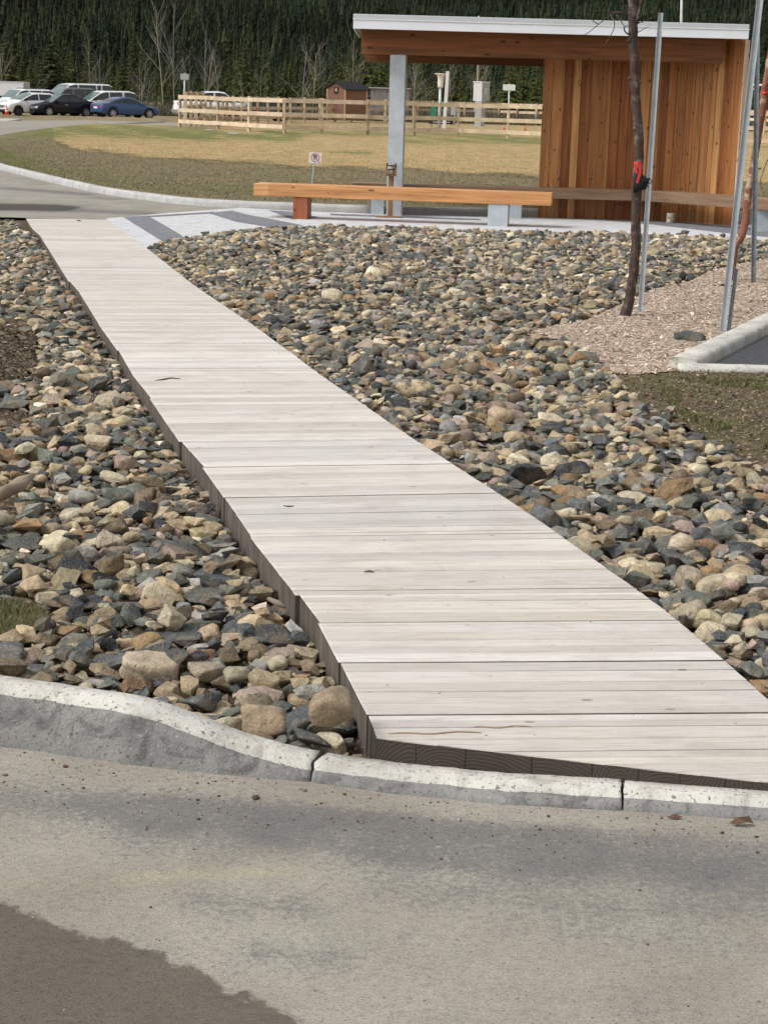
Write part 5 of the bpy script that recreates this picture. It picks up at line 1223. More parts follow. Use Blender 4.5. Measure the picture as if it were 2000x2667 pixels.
mb = MB(); mb.box((zb_.x-.02, Yl+.1, zb_.z-.42), (zb_.x+.17, Yl+.25, zb_.z-.06)); mb.box((zb_.x-.02, Yl-.02, zb_.z-.25), (zb_.x+.02, Yl+.11, zb_.z-.2)); W(mb, 'ballast_box', M['black'], parent=lp)
pa_, pb2 = PY(1156, 338, Yl-.5), PY(1166, 184, Yl-.5)
mb = MB(); w2 = 4.2/s_l; mb.sweep([pa_, pb2], [(-w2, -w2), (w2, -w2), (w2, w2), (-w2, w2)], (1, 0, 0)); o = mb.build('white_post', M['white'], bevel=.006); tag(o, 'plain white square post leaning right beside the flared lamp', 'post')
Yc = PG(1250, 340).y; sc = F/proj(0, Yc, 1)[2]
cb = thing('electrical_cabinet', PG(1255, 340), 'grey steel electrical cabinet on a stacked concrete pedestal behind the fence', 'cabinet')
x0 = PY(1232, 260, Yc).x; x1 = PY(1276, 260, Yc).x; zc0 = PY(1250, 262, Yc).z; zc1_ = PY(1250, 213, Yc).z
xm = PY(1254, 260, Yc).x
# cabinet turned 45 degrees: left face light, right face with door
mA_ = Matrix.Translation((xm, Yc, 0)) @ Matrix.Rotation(R(45), 4, 'Z'); ww = (x1-x0)*.68
mb = MB(); mb.box((0, 0, zc0), (ww, ww, zc1_), mtx=mA_); W(mb, 'box', M['greyl'], parent=cb)
mb = MB(); mb.box((-.03, -.03, zc1_+.002), (ww+.03, ww+.03, zc1_+.05), mtx=mA_); W(mb, 'lid', M['white'], parent=cb)
mb = MB(); mb.box((.05, -.02, zc0+.05), (ww-.05, -.002, zc1_-.05), mtx=mA_); W(mb, 'door', M['grey'], parent=cb)
for zz in (.42, .60):
    mb = MB(); hgt = zc1_-zc0; mb.box((ww*.36, -.028, zc0+hgt*(zz-.06)), (ww*.62, -.021, zc0+hgt*(zz+.08)), mtx=mA_); W(mb, 'notice', M['white'], parent=cb)
    mb = MB(); mb.box((ww*.42, -.032, zc0+hgt*(zz-.02)), (ww*.56, -.029, zc0+hgt*(zz+.01)), mtx=mA_); W(mb, 'notice_print', M['ink'], parent=cb)
mb = MB(); xp0 = PY(1236, 300, Yc).x; xp1 = PY(1251, 300, Yc).x; xp2 = PY(1260, 300, Yc).x
for i in range(9): mb.box((xp0+.03, Yc+.02, i*zc0/9), (xp1+.06, Yc+.5, (i+1)*zc0/9-.025))
mb.box((xp0+.05, Yc+.05, 0), (xp1+.02, Yc+.45, zc0-.01)); W(mb, 'pedestal', M['greyl'], parent=cb)
mb = MB(); mb.box((xp1+.065, Yc+.05, 0), (xp2+.05, Yc+.5, zc0-.01)); W(mb, 'pedestal_side', M['old_grey'], parent=cb)
mb = MB(); mb.box((xp0-.06, Yc+.05, zc0-.65), (xp0+.02, Yc+.3, zc0-.28)); W(mb, 'meter_box', M['grey'], parent=cb)
mb = MB(); mb.tube([PY(1243, 214, Yc+.3), PY(1245, 120, Yc+.3), PY(1246.5, 40, Yc+.3)], [.045, .04, .04], 8); W(mb, 'mast', M['greyl'], parent=cb)
def sign(px, pyb, pyp0, pyp1, x0p, x1p, lab, mat, pole='galv', name='street_sign', rnd=.05, cat='sign'):
    Y = PG(px, pyb).y; s_ = thing(name, PG(px, pyb), lab, cat); ss = F/proj(0, Y, 1)[2]
    mb = MB(); mb.tube([PY(px-1, pyb, Y), PY(px+1, pyp0-2, Y)], 2.1/ss, 8); W(mb, 'pole', M[pole], parent=s_)
    q0 = PY(x0p, pyp1, Y); q1 = PY(x1p, pyp0, Y); r = min(rnd, (q1.z-q0.z)*.3); out = []
    for cx, cz, a0 in ((q1.x-r, q1.z-r, 0), (q0.x+r, q1.z-r, 90), (q0.x+r, q0.z+r, 180), (q1.x-r, q0.z+r, 270)):
        out += [(cx+r*math.cos(R(a0+t)), Y-2.6/ss, cz+r*math.sin(R(a0+t))) for t in (0, 30, 60, 90)]
    mb = MB(); mb.prism(out, (0, .02, 0)); W(mb, 'panel', M[mat], parent=s_); return s_
sign(1325, 352, 219, 234, 1309, 1342, 'blank white rounded sign plate on a grey pole behind the fence', 'white')
sign(480, 330, 191, 206, 470, 492, 'grey back of a small sign on a pole at the left fence corner', 'grey')
s_ = sign(1125, 330, 275, 310, 1122, 1135, 'narrow dark information sign with green lettering seen through the fence', 'green', name='information_sign', rnd=.02)
sign(1184, 326, 272, 298, 1173, 1188, 'small plain grey panel on a thin pole seen through the fence', 'grey')
mb = MB(); Yp = 130; mb.tube([PY(1773, 380, Yp), PY(1774, 60, Yp), PY(1776, -40, Yp)], [.12, .1, .08], 8); o = mb.build('tall_pole', M['greyl']); tag(o, 'thin tall pale pole rising behind the shelter roof', 'pole')
# white pipe frame at the right edge
Yg = 80; fr_ = thing('pipe_frame', PY(1960, 300, Yg), 'white pipe frame with hanging diagonal brace behind the far fence at right edge', 'frame')
mb = MB()
mb.tube([PY(1938, 219, Yg), PY(2060, 223, Yg)], .045, 8); W(mb, 'top_bar', M['white'], parent=fr_)
mb = MB(); mb.tube([PY(1937, 219, Yg), PY(1936, 335, Yg)], .04, 8); mb.tube([PY(1986, 219, Yg), PY(1983, 338, Yg)], .04, 8); W(mb, 'upright', M['white'], parent=fr_)
mb = MB(); mb.tube([PY(1942, 221, Yg), PY(1972, 236, Yg)], .035, 8); W(mb, 'brace', M['white'], parent=fr_)
# brown fire box / table seen through the fence
Yt = PG(1150, 334).y; tb = thing('fire_pit_box', PG(1150, 334), 'low dark brown box with pale rim behind the lamp and fence', 'box')
x0 = PY(1118, 330, Yt).x; x1 = PY(1179, 330, Yt).x; zt3 = PY(1150, 312, Yt).z
mb = MB()
for xx in (x0, x1-.12): mb.box((xx, Yt-.1, 0), (xx+.12, Yt+.1, zt3)); mb.box((xx, Yt+.9, 0), (xx+.12, Yt+1.1, zt3))
W(mb, 'leg', M['rust_box'], parent=tb)
mb = MB(); mb.box((x0+.13, Yt-.05, .03), (x1-.13, Yt+1.0, zt3-.03)); W(mb, 'side_panel', M['black'], parent=tb)
mb = MB(); mb.box((x0+.2, Yt-.08, zt3-.14), (x1-.2, Yt-.055, zt3-.09)); W(mb, 'rim', M['greyl'], parent=tb)
# cones
def cone(px, py, h, lab, stripes=True):
    p = PG(px, py); c_ = thing('traffic_cone', p, lab, 'cone', group='orange traffic cones'); r = h*.22
    mb = MB(); mb.box((p.x-r*1.3, p.y-r*1.3, p.z), (p.x+r*1.3, p.y+r*1.3, p.z+.03)); W(mb, 'base', M['orange'], parent=c_)
    mb = MB(); mb.lathe([(r, .03), (r*.25, h-.01), (r*.15, h)], p, 16); W(mb, 'body', M['orange'], parent=c_)
    for a_, b_ in ((.42, .56), (.68, .78)) if stripes else ():
        f = lambda t: r+(r*.25-r)*t+.006; mb = MB(); mb.lathe([(f(a_), a_*h+.03*(1-a_)), (f(b_), b_*h+.03*(1-b_))], p, 16); W(mb, 'reflective_band', M['white'], parent=c_)
cone(18, 303, .72, 'orange traffic cone with white bands before the white car at far left')
cone(1367, 344, .42, 'plain small orange cone on the dry ground just left of the shelter wall', False)
cone(1313, 343, .36, 'smallest orange cone, partly hidden by a fence post', False)

# ================================================================ VEHICLES
def interp(x, pts): return float(np.interp(x, [p[0] for p in pts], [p[1] for p in pts]))
def car(name, label, px, py, yaw, L, Wd, body, cabin, paint, rim='rim', wheels=(.19, .80), wr=.33, glassF='glass_l', rear_tail=None, dz=0, cat='car', tails=True, pillars=None, ground=.24, grille=True, cladding=False, rack=False, extra=None):
    """local x: 0 front .. L rear; body=[(x,z_top)], cabin=[(x,z_roof)]"""
    p = Vector((px, py, float(gz(py))+dz)); root = thing(name, p, label, cat, yaw, 'vehicles parked before the trees')
    hw = Wd/2; XW_ = [L*wheels[0], L*wheels[1]]; belt = lambda x: interp(x, body)
    xs_ = sorted(set([0, .03, .08, .16, L-.16, L-.08, L-.03, L]+[round(.08*i, 3) for i in range(1, int(L/.08)+1)]+[w_+s*wr*1.12*math.cos(a) for w_ in XW_ for s in (1, -1) for a in (0, .35, .7, 1.05)]))
    xs_ = [x for x in xs_ if 0 <= x <= L]
    def wid(x): t = (x-L/2)/(L/2); return hw*(1-.055*abs(t)**4-.09*max(0, abs(t)-.93)/.07)
    mb = MB(); ring = 0; vs = []
    for x in xs_:
        zt = belt(x); zb_ = ground+.12*max(0, (.35-x))/.35+.12*max(0, x-(L-.35))/.35
        for w_ in XW_:
            d = abs(x-w_)
            if d < wr*1.14: zb_ = max(zb_, wr+math.sqrt(max(0, (wr*1.14)**2-d*d))*.98)
        zb_ = min(zb_, zt-.1); wv = wid(x); h = zt-zb_
        vs += [(x, s*a, z) for s, a, z in ((1, 0, zt+.03), (1, wv*.6, zt+.02), (1, wv*.88, zt-.01), (1, wv*.975, zt-.06), (1, wv, zb_+h*.55), (1, wv*.99, zb_+h*.15), (1, wv*.96, zb_), (1, wv*.7, zb_+.02))]
        vs += [(x, -y, z) for (x, y, z) in vs[-8:]]
    n = 16; fs = []
    for i in range(len(xs_)-1):
        for k in list(range(7)): fs.append((i*n+k, (i+1)*n+k, (i+1)*n+k+1, i*n+k+1)); fs.append((i*n+8+k, i*n+9+k, (i+1)*n+9+k, (i+1)*n+8+k))
    e = (len(xs_)-1)*n
    fs += [tuple(range(8))+tuple(range(15, 8, -1)), tuple(e+k for k in (list(range(8))+list(range(15, 8, -1))))]
    mb.add(vs, fs, sm=True); 
    # cabin shell
    cx0, cx1 = cabin[0][0], cabin[-1][0]; cxs = np.linspace(cx0, cx1, 46)
    roofz = lambda x: interp(x, cabin); wv_ = lambda x: wid(x)*.93; zmax = max(c[1] for c in cabin)
    rows = []
    for x in cxs:
        zr = roofz(x); zb_ = belt(x)-.03; H = max(zr-zb_, .001); w0 = wv_(x); inn = .30 if cat == 'car' else .16
        w1 = w0-inn*max(0, H-.1); zb2 = zb_+.04
        rows.append([(x, w0, zb_), (x, w0-.01, min(zb2, zr)), (x, w1+.02, max(zr-.085, zb_)), (x, w1-.03, max(zr-.03, zb_)), (x, w1*.86, zr), (x, 0, zr+.02)])
    parts = {'cabin': MB(), 'windshield': MB(), 'rear_window': MB(), 'side_window': MB(), 'side_window2': MB()}
    pil = pillars or [(cx0+cx1)/2]
    imax = int(np.argmax([roofz(x) for x in cxs]))
    for i in range(len(cxs)-1):
        xm_ = (cxs[i]+cxs[i+1])/2; H = roofz(xm_)-belt(xm_); slope = abs(roofz(cxs[i+1])-roofz(cxs[i]))/(cxs[i+1]-cxs[i])
        for s in (1, -1):
            for k in range(5):
                q = [rows[i][k], rows[i+1][k], rows[i+1][k+1], rows[i][k+1]]; q = [(a_, b_*s, c_) for a_, b_, c_ in q]
                if s < 0: q = q[::-1]
                tgt = 'cabin'
                if k == 1 and H > .16 and all(abs(xm_-pp) > .055 for pp in pil): tgt = 'side_window' if s > 0 else 'side_window2'
                if k >= 3 and slope > .28 and H > .05 and roofz(xm_) < zmax-.035: tgt = 'windshield' if xm_ < (cx0+cx1)/2 else 'rear_window'
                if k == 3 and tgt != 'cabin' : tgt = 'cabin' if k == 3 and False else tgt
                parts[tgt].add(q, [(0, 1, 2, 3)], sm=True)
    mb.add(parts['cabin'].v, parts['cabin'].f, sm=True)
    def fin(m_, nm, mt, **k): 
        o = m_.build(nm, mt, root); 
        return o
    fin(mb, 'body', M[paint])
    for key, mt in (('windshield', glassF), ('rear_window', 'glass'), ('side_window', 'glass'), ('side_window2', 'glass')):
        if parts[key].v: fin(parts[key], key.replace('2', ''), M[mt])
    # underbody
    m_ = MB(); m_.box((.3, -hw*.82, .2), (L-.3, hw*.82, .62)); fin(m_, 'underbody', M['black'])
    for w_ in XW_:
        for s in (1, -1):
            m_ = MB(); mt = Matrix.Translation((w_, s*(hw-.11), wr)) @ Matrix.Rotation(-s*math.pi/2, 4, 'X')
            m_.lathe([(wr*.62, -.10), (wr*.96, -.10), (wr, -.06), (wr, .06), (wr*.96, .10), (wr*.66, .105), (wr*.62, .09)], n=28, mtx=mt); wh = fin(m_, 'wheel', M['tyre'])
            m_ = MB(); m_.lathe([(wr*.10, .085), (wr*.12, .10), (wr*.14, .10), (wr*.145, .07), (wr*.56, .06), (wr*.64, .10), (wr*.66, .10), (wr*.66, .05), (.01, .045)], n=24, mtx=mt); o = m_.build('rim', M['rim_d']); o.parent = wh
            m_ = MB()
            for k in range(7):
                a_ = 2*math.pi*k/7; rm = mt @ Matrix.Rotation(a_, 4, 'Z'); m_.box((-.028, wr*.06, .065), (.028, wr*.64, .095), mtx=rm)
            m_.lathe([(wr*.60, .06), (wr*.60, .102), (wr*.67, .104), (wr*.67, .06)], n=24, mtx=mt); m_.lathe([(wr*.13, .06), (wr*.13, .1), (.005, .105)], n=12, mtx=mt)
            o = m_.build('spokes', M[rim]); o.parent = wh
    zt = belt(.15)
    for s in (1, -1):
        yy = wid(.2)
        m_ = MB(); m_.add([(-.012, s*hw*.52, zt-.20), (.02, s*yy*.9, zt-.19), (.30, s*(yy+.008), zt-.09), (.34, s*(yy-.03), zt-.015), (.06, s*hw*.74, zt-.04), (-.006, s*hw*.50, zt-.10)], [(0, 1, 2, 3, 4, 5)]); m_.prism([(v[0], v[1], v[2]) for v in m_.v], (.03, -s*.03, 0)); fin(m_, 'headlight', M['lamp'])
        yy = wid(L-.15); zr_ = belt(L-.1)
        m_ = MB(); m_.prism([(L+.004, s*hw*.55, zr_-.24), (L+.004, s*yy*.85, zr_-.26), (L-.28, s*(yy+.012), zr_-.16), (L-.30, s*(yy+.008), zr_-.07), (L+.006, s*hw*.80, zr_-.08), (L+.008, s*hw*.5, zr_-.11)], (-.02, -s*.01, 0)); fin(m_, 'tail_light', M['tail'])
        xm2 = cx0+.42 if cat != 'van' else cx0+.35
        m_ = MB(); m_.box((xm2, s*(hw*.93)-(.0 if s > 0 else .17), belt(xm2)+.0), (xm2+.13, s*(hw*.93)+(.17 if s > 0 else 0), belt(xm2)+.12), bev=.02); fin(m_, 'mirror', M[paint] if paint != 'car_white' else M['black'])
        for pp in (pil[0]-.16, (pil[-1]+.75 if len(pil) > 1 else pil[0]+.9)) if cat != 'truck' else ():
            if pp < L*.85: m_ = MB(); m_.box((pp-.19, s*(hw*.985)-.01, belt(pp)-.20), (pp, s*(hw*.985)+.016, belt(pp)-.165), bev=.006); fin(m_, 'door_handle', M['chrome'] if paint == 'car_black' else M[paint])
    for x_ in pil[:1]+[cx0+.28]:
        m_ = MB()
        for s in (1, -1): m_.box((x_-.006, s*hw*.965-.006, ground+.1), (x_+.006, s*hw*.965+.02*s+.006, belt(x_)-.08))
    if grille:
        m_ = MB(); m_.box((-.02, -hw*.45, zt-.24), (.05, hw*.45, zt-.06)); fin(m_, 'grille_opening', M['black'])
        m_ = MB()
        for q in range(4): m_.box((-.035, -hw*.44, zt-.225+q*.045), (-.02, hw*.44, zt-.207+q*.045))
        m_.box((-.04, -hw*.48, zt-.25), (-.02, -hw*.45, zt-.05)); m_.box((-.04, hw*.45, zt-.25), (-.02, hw*.48, zt-.05)); fin(m_, 'grille', M['chrome'])
        m_ = MB(); m_.box((-.012, -hw*.6, .28), (.06, hw*.6, .42)); fin(m_, 'lower_intake', M['black'])
    m_ = MB(); m_.box((L-.0, -.24, .62), (L+.012, .24, .75)); fin(m_, 'number_plate', M['white'])
    if rack:
        m_ = MB()
        for s in (1, -1): m_.tube([(cx0+1.2, s*hw*.62, zmax+.0), (cx0+1.3, s*hw*.62, zmax+.06), (cx1-.8, s*hw*.62, zmax+.06), (cx1-.7, s*hw*.62, zmax)], .02, 6)
        fin(m_, 'roof_rail', M['rim_d'])
    if extra: extra(root, fin, hw, L)
    return root
SED_B = [(0, .50), (.05, .68), (.2, .76), (1.0, .92), (1.4, .94), (3.6, 1.0), (4.3, 1.02), (4.5, .98), (4.62, .70), (4.64, .5)]
SED_C = [(1.05, .92), (1.45, 1.16), (1.9, 1.39), (2.2, 1.455), (2.8, 1.47), (3.2, 1.42), (3.7, 1.22), (4.15, 1.01)]
COU_B = [(0, .50), (.05, .66), (.25, .74), (1.0, .86), (1.4, .90), (3.5, .98), (4.2, .99), (4.4, .93), (4.45, .66), (4.46, .5)]
COU_C = [(1.0, .86), (1.5, 1.14), (2.0, 1.34), (2.4, 1.385), (2.8, 1.37), (3.3, 1.25), (3.9, .99)]
VAN_B = [(0, .55), (.06, .78), (.3, .90), (1.0, 1.06), (1.3, 1.10), (4.9, 1.14), (5.08, 1.0), (5.12, .5)]
VAN_C = [(.85, 1.04), (1.4, 1.40), (1.9, 1.66), (2.3, 1.74), (4.3, 1.76), (4.8, 1.66), (5.05, 1.12)]
CRO_B = [(0, .5), (.05, .7), (.25, .82), (1.0, .98), (1.3, 1.0), (4.1, 1.06), (4.3, .9), (4.34, .5)]
CRO_C = [(.85, .95), (1.4, 1.25), (1.9, 1.46), (2.3, 1.51), (3.3, 1.50), (3.8, 1.38), (4.25, 1.06)]
SUV_B = [(0, .6), (.05, .85), (.3, 1.0), (1.1, 1.1), (1.4, 1.12), (4.6, 1.14), (4.75, 1.0), (4.8, .6)]
SUV_C = [(1.2, 1.1), (1.6, 1.5), (1.95, 1.82), (2.3, 1.90), (4.2, 1.90), (4.5, 1.80), (4.72, 1.14)]
PCK_B = [(0, .65), (.06, .95), (.3, 1.1), (1.3, 1.18), (1.6, 1.2), (5.4, 1.22), (5.5, 1.2), (5.52, .65)]
PCK_C = [(1.35, 1.18), (1.8, 1.55), (2.2, 1.86), (2.6, 1.92), (3.5, 1.90), (3.85, 1.8), (3.95, 1.2)]
BV_B = [(0, .6), (.08, 1.0), (.5, 1.15), (.9, 1.2), (5.4, 1.25), (5.5, .6)]
BV_C = [(.6, 1.15), (1.1, 1.7), (1.6, 2.1), (2.1, 2.2), (5.0, 2.2), (5.3, 2.05), (5.45, 1.25)]
# yaw: local +x is front-to-rear
def placed(fn_px, py, yaw, L, *a): pass
def car_at(pxf, pyf, yaw, off, **k):
    """(pxf, pyf) = ground pixel of the front wheel on the visible side; off = its local (x, y)"""
    p = PG(pxf, pyf); c, s = math.cos(yaw), math.sin(yaw); x, y = off; return p.x-(c*x-s*y), p.y-(s*x+c*y), yaw
u, v, yw = car_at(128, 303, R(42), (4.64*.19, -.8)); car('parked_sedan', 'black sedan with silver wheels facing left, in the front row of parked cars', u, v, yw, 4.64, 1.76, SED_B, SED_C, 'car_black', pillars=[2.45, 3.35])
u, v, yw = car_at(294, 307, R(180+38), (4.46*.81, .8)); car('parked_coupe', 'blue two door coupe facing right at the right end of the front row', u, v, yw, 4.46, 1.74, COU_B, COU_C, 'car_blue', pillars=[2.9], glassF='glass', grille=False, wheels=(.19, .81))
u, v, yw = car_at(36, 302, R(42), (4.34*.19, -.8)); car('parked_hatchback', 'white crossover car with black wheels behind the orange cone, facing left', u-.1, v+1.9, yw, 4.34, 1.78, CRO_B, CRO_C, 'car_white', rim='rim_d', pillars=[2.4, 3.4], glassF='glass_l')
q = PG(156, 302); car('parked_minivan', 'white minivan behind the blue coupe with dark side windows', q.x, q.y+4.3, R(42), 5.12, 1.95, VAN_B, VAN_C, 'car_white', cat='minivan', pillars=[2.55, 3.75], wr=.34)
q = PG(26, 302); car('parked_van', 'white high roofed van behind the black sedan roof', q.x, q.y+11, R(42), 5.5, 1.95, BV_B, BV_C, 'car_white', cat='van', pillars=[2.4, 3.9, 4.3], wr=.36)
q = PG(-12, 302); car('parked_suv', 'dark grey boxy SUV behind the white crossover', q.x+.4, q.y+10.5, R(42), 4.8, 1.85, SUV_B, SUV_C, 'car_grey', cat='SUV', pillars=[2.6, 3.6], wr=.37, rack=False)
q = PG(-120, 302); car('parked_wagon', 'white car with black roof rails cut off by the left picture edge', q.x, q.y+9.5, R(42), 4.8, 1.85, [(a_, b_*.96) for a_, b_ in SUV_B], [(a_, b_*.91) for a_, b_ in SUV_C], 'car_white', cat='SUV', pillars=[2.6, 3.6], rack=True)
def bed(root, fin, hw, L):
    m_ = MB(); m_.box((4.02, -hw*.78, .8), (L-.1, hw*.78, 1.262)); fin(m_, 'cargo_bed', M['car_dark'])
    m_ = MB(); m_.box((L-.02, -hw*.92, .48), (L+.10, hw*.92, .66)); fin(m_, 'rear_bumper', M['chrome'])
pq = PG(452, 309); yaw_ = R(180+20); c, s = math.cos(yaw_), math.sin(yaw_)
car('pickup_truck', 'white pickup truck behind the left corner of the wooden fence, tail to the left', pq.x-c*5.5, pq.y-s*5.5+1.2, yaw_, 5.52, 1.95, PCK_B, PCK_C, 'car_white', cat='pickup', pillars=[2.95], wr=.40, extra=bed, glassF='glass', grille=False)
u, v, yw = car_at(625, 314, R(20), (4.64*.19, -.8)); car('parked_sedan', 'dark sedan seen through the rails of the wooden fence, right of the pickup', u, v, yw, 4.9, 1.85, [(a_*1.05, b_*1.04) for a_, b_ in SED_B], [(a_*1.05, b_*1.04) for a_, b_ in SED_C], 'car_dark', pillars=[2.55, 3.5])
# box truck at the far left
yt_ = PG(30, 303).y+22; q = PY(62, 260, yt_); tr = thing('box_truck', (q.x, yt_, 0), 'white box truck cargo body rising behind the cars at the left picture edge', 'truck')
zt4 = PY(30, 211, yt_).z
mb = MB(); mb.box((q.x-6.5, yt_, .9), (q.x, yt_+2.4, zt4), bev=.03); W(mb, 'cargo_box', M['car_white'], parent=tr)
mb = MB(); mb.box((q.x-6.52, yt_-.02, zt4-.09), (q.x+.02, yt_-.003, zt4+.01)); mb.box((q.x-.05, yt_-.022, .9), (q.x+.02, yt_-.004, zt4-.092)); W(mb, 'edge_trim', M['greyl'], parent=tr)
mb = MB(); mb.box((q.x-8.2, yt_+.1, .5), (q.x-.1, yt_+2.3, .88)); W(mb, 'chassis', M['black'], parent=tr)
mb = MB(); mb.box((q.x-8.4, yt_+.1, .9), (q.x-6.6, yt_+2.3, 2.3), bev=.15); W(mb, 'cab', M['car_white'], parent=tr)
for xw in (-7.6, -1.6):
    mb = MB(); mb.lathe([(.3, -.15), (.46, -.15), (.48, .0), (.46, .15), (.3, .15)], n=24, mtx=Matrix.Translation((q.x+xw, yt_+.3, .48)) @ Matrix.Rotation(math.pi/2, 4, 'X')); W(mb, 'wheel', M['tyre'], parent=tr)

# ================================================================ TREES
def conifer_arrays(seed, h, r, whorls=26, per=9, base=.06, droop=.35, jag=.35):
    g = np.random.default_rng(seed); V = []; T = []
    for wi in range(whorls):
        t = base+(1-base)*(wi+g.uniform(-.3, .3))/whorls; t = min(max(t, base), .985); z = h*t; R_ = r*(1-t)**.8*g.uniform(.85, 1.1)+.06
        for k in range(max(4, int(per*(1-t*.45)))):
            a = g.uniform(0, 2*np.pi); L_ = R_*g.uniform(.55, 1.15); d = np.array([np.cos(a), np.sin(a), 0]); n_ = np.array([-d[1], d[0], 0]); up0 = g.uniform(-.1, .35)
            m_ = 5
            for s in range(m_):
                f0 = .12+.88*s/m_; f1 = .12+.88*(s+1.15)/m_
                def pt(f): return d*L_*f+np.array([0, 0, z+L_*(up0*f-droop*f*f)])
                wd = L_*(.30*(1-f0)+.07)*g.uniform(.7, 1.3)
                p0, p1 = pt(f0), pt(min(f1, 1.05))
                for sg in (1, -1):
                    o_ = len(V); tip = p1+n_*sg*wd*g.uniform(.6, 1.2)+np.array([0, 0, -wd*g.uniform(0, .6)])
                    V += [p0, p1, tip]; T.append((o_, o_+1, o_+2))
                    o_ = len(V); tip = p0+n_*sg*wd*g.uniform(.7, 1.3)+np.array([0, 0, -wd*g.uniform(.1, .9)])
                    V += [p0+np.array([0, 0, .02*L_]), (p0+p1)/2, tip]; T.append((o_, o_+1, o_+2))
    return np.array(V), np.array(T)
def bare_arrays(seed, h, spread=.35, depth=4, r0=.09):
    g = random.Random(seed); mb = MB()
    def br(p, d, L, r, dep):
        pts = [p]; n = 5 if dep == depth else 3; q = p.copy(); dd = d.copy()
        for i in range(n):
            dd = (dd+Vector((g.uniform(-1, 1), g.uniform(-1, 1), g.uniform(-.1, .5)))*(.06 if dep == depth else .15)).normalized(); q = q+dd*L/n; pts.append(q.copy())
        mb.tube(pts, [r*(1-.6*i/n) for i in range(n+1)], 5 if dep >= depth-1 else 3, cap=False)
        if dep == 0: return
        k = {4: 11, 3: 5, 2: 4, 1: 3}.get(dep, 3)
        for i in range(k):
            f = g.uniform(.22 if dep == depth else .15, 1); j = min(int(f*n), n-1); b = pts[j].lerp(pts[j+1], f*n-j)
            a = g.uniform(0, 6.28); t = g.uniform(.35, .8); nd_ = (dd*math.cos(t)+Vector((math.cos(a), math.sin(a), .15))*math.sin(t)).normalized()
            br(b, nd_, L*g.uniform(.28, .5)*(1.1-f*.45), r*.42*(1.15-f*.6), dep-1)
    br(Vector((0, 0, 0)), Vector((0, 0, 1)), h, r0, depth); return mb
protoC = []
for k in range(7):
    h = 10; V, T = conifer_arrays(70+k, h, [2.3, 1.7, 1.35, 2.0, 1.1, 2.6, 1.5][k], [30, 30, 28, 30, 26, 32, 30][k], [13, 12, 11, 12, 10, 14, 12][k], [.03, .05, .08, .12, .05, .02, .3][k], [.35, .3, .45, .25, .4, .3, .1][k])
    o = mesh_np('crown', V, T, None, False, [M['needles']]); me = o.data; bpy.data.objects.remove(o)
    mb = MB(); mb.tube([(0, 0, -.3), (0.05, 0, h*.5), (0, 0, h*.98)], [.16, .09, .015], 7); o = mb.build('trunk', M['bark']); mt = o.data; bpy.data.objects.remove(o)
    protoC.append((me, mt))
protoB = []
for k in range(6):
    mb = bare_arrays(20+k, 10, depth=4, r0=[.075, .06, .07, .055, .07, .06][k]); o = mb.build('trunk_and_branches', M['aspen'], fix=False); protoB.append(o.data); bpy.data.objects.remove(o)
trn = random.Random(77)
def conif(px, ytop, Y, k, lab, wide=1.0, grp='conifers of the tree line behind the parking lot'):
    b = PY(px, 250, Y); zt = PY(px, ytop, Y).z+.26; s = zt/10
    t_ = thing('spruce_tree', (b.x, Y, -.26), lab, 'tree', trn.uniform(0, 6.28), grp); t_.scale = (s*wide, s*wide, s)
    for nm, me in (('crown', protoC[k][0]), ('trunk', protoC[k][1])):
        o = bpy.data.objects.new(nm, me); COLL.objects.link(o); o.parent = t_
def bare(px, ytop, Y, k, lab, wide=1.0):
    b = PY(px, 250, Y); zt = PY(px, ytop, Y).z; s = zt/10.3
    o = bpy.data.objects.new('bare_tree', protoB[k]); COLL.objects.link(o); o.location = (b.x, Y, -.3); o.scale = (s*wide, s*wide, s); o.rotation_euler = (0, 0, trn.uniform(0, 6.28))
    tag(o, lab, 'tree', 'bare aspens of the tree line')
conif(25, 60, 160, 3, 'broad dark spruce at the left picture edge behind the white cars', 1.35)
conif(142, 72, 150, 5, 'broad full spruce standing behind the white van and black sedan', 1.3)
conif(350, 48, 175, 6, 'tall pine with open trunk left of the twin bare aspens', 1.0)
conif(642, 75, 165, 1, 'tall pointed spruce above the middle of the wooden fence', .95)
conif(700, 110, 160, 2, 'slim spruce just right of the tallest one above the fence', 1.0)
conif(80, 150, 140, 0, 'low spruce between the two broad spruces on the left', 1.1)
conif(1330, 150, 150, 0, 'dark spruce behind the blank white sign', 1.3)
bare(425, 5, 150, 0, 'tall bare aspen with wide fork above the blue coupe'); bare(455, -10, 152, 1, 'tall slim bare aspen right beside the wide forked one')
bare(232, 95, 140, 3, 'slim bare aspen rising behind the white minivan'); bare(262, 125, 142, 3, 'shorter bare aspen right of the slim one behind the minivan')
bare(536, 60, 150, 2, 'bare aspen above the left part of the fence'); bare(570, 110, 150, 5, 'small bare aspen above the left part of the fence')
bare(783, 115, 135, 4, 'bushy bare tree left of the brown shed', 1.3); bare(815, 120, 136, 0, 'bushy bare tree right behind the brown shed gable', 1.3)
bare(922, 85, 138, 2, 'pale bare tree between shed and shelter roof end', 1.1); bare(1085, 140, 132, 4, 'pale bare spreading tree framed under the front beam', 1.5)
bare(5, 60, 150, 1, 'pale bare aspen at the very left picture edge'); bare(1160, 160, 150, 2, 'thin bare tree in the dark gap right of the lamp')
for i in range(215):
    row = trn.random(); px = -60+2130*((i+trn.random())/215); Y = 152+95*row
    yt = trn.uniform(95, 180) if row > .4 else trn.uniform(140, 215)
    if px < 215 and Y < 185: Y += 40
    k = trn.choice((0, 1, 2, 3, 4, 1, 2)); conif(px, yt, Y, k, 'dark conifer in the continuous tree line behind the parking lot', trn.uniform(.8, 1.15))
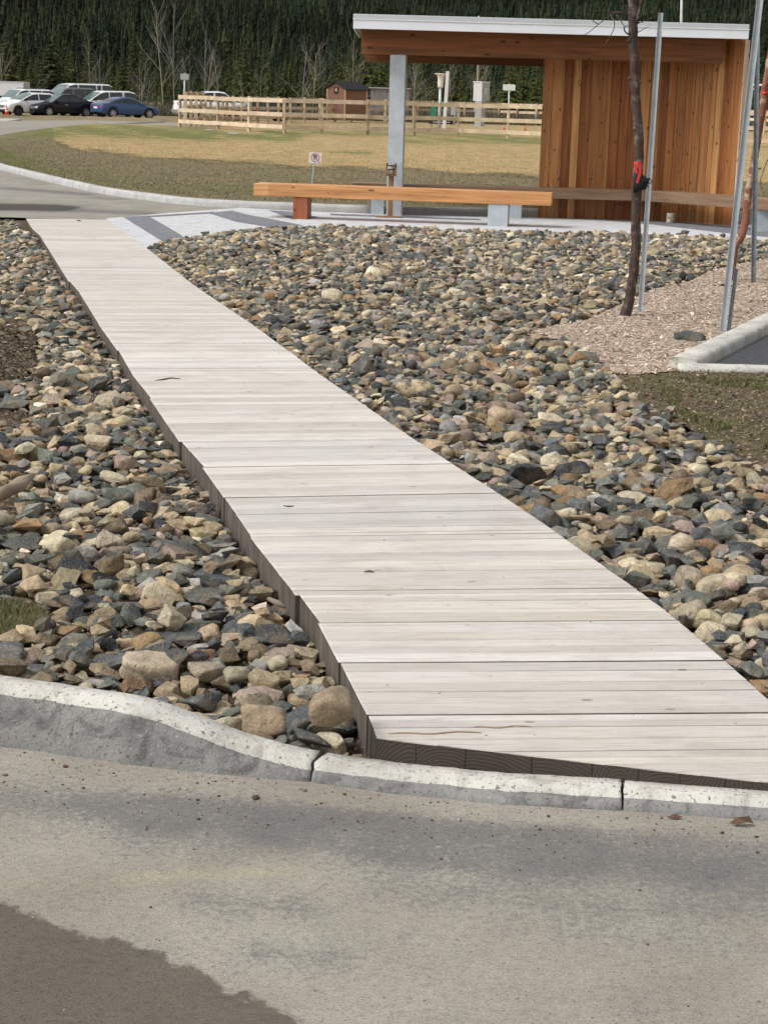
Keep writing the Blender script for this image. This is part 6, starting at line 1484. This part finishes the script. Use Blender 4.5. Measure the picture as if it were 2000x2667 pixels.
for i in range(20):
    px = trn.uniform(180, 1350); bare(px, trn.uniform(120, 200), trn.uniform(135, 175), trn.randrange(6), 'thin grey bare tree in the tree line before the dark conifers', trn.uniform(.9, 1.4))
# brush at the foot of the tree line
n = 60000; X = rng.uniform(-50, 55, n); Y = rng.uniform(134, 148, n)
o = blades('brush', np.stack([X, Y, np.full(n, -.26)], 1), .75, [(.16, .13, .10), (.10, .09, .06), (.06, .07, .035), (.20, .17, .13)], 'low tangled grey brown brush along the foot of the tree line', wd=.05, cat='brush', lean=.45)
# far conifers on the hillside
def hill_trees():
    g = np.random.default_rng(5); N_ = 33000; Y = 434+ (1150-434)*g.random(N_)**.95; X = g.uniform(-1, 1, N_)*(Y*.34+15); Z = hillz(X, Y)
    def tier(seed):
        q = np.random.default_rng(seed); V = []; T = []
        for t in range(7):
            z0 = t/7*.94; z1 = min(z0+.30, 1.0); r = (1-z0)**.85*(1 if t else .9)*(.8+.4*q.random()); m_ = 9; o_ = len(V); V.append((0, 0, z1))
            for k in range(m_): a = 2*np.pi*(k+q.random()*.5)/m_; rr = r*q.uniform(.55, 1.25); V.append((np.cos(a)*rr, np.sin(a)*rr, z0+q.uniform(-.02, .07)))
            for k in range(m_): T.append((o_, o_+1+k, o_+1+(k+1) % m_))
        return np.array(V), np.array(T)
    pr = [tier(s) for s in range(8)]; bV = []; bT = []; bC = []; off = 0
    H = g.uniform(6, 12, N_)*np.clip((Y-300)/260, .55, 1); Rr = H*g.uniform(.12, .2, N_); pi = g.integers(0, 8, N_)
    pal = np.array([(.024, .036, .020), (.030, .044, .022), (.019, .029, .019), (.044, .054, .025), (.034, .038, .020)])
    for k in range(8):
        m_ = np.where(pi == k)[0]; V, T = pr[k]; a = g.uniform(0, 6.28, len(m_)); c, s = np.cos(a)[:, None], np.sin(a)[:, None]
        x = (V[:, 0]*c-V[:, 1]*s)*Rr[m_, None]+X[m_, None]; y = (V[:, 0]*s+V[:, 1]*c)*Rr[m_, None]+Y[m_, None]; z = V[:, 2]*H[m_, None]+Z[m_, None]
        bV.append(np.stack([x, y, z], -1).reshape(-1, 3)); bT.append((T[None]+(np.arange(len(m_))*len(V))[:, None, None]).reshape(-1, 3)+off); off += len(m_)*len(V)
        patch = np.array([mnoise.noise((X[i]*.012, Y[i]*.012, 0)) for i in m_]); pc_ = pal[g.integers(0, 5, len(m_))]*np.exp(g.normal(size=(len(m_), 1))*.2)*(1+.7*patch[:, None])*.75
        bC.append(np.repeat(pc_, len(V), 0))
    o = mesh_np('forest', np.concatenate(bV), np.concatenate(bT), np.concatenate(bC), False, [M['hill_trees']]); tag(o, 'dense dark conifer forest covering the distant hillside', 'forest', kind='stuff')
hill_trees()
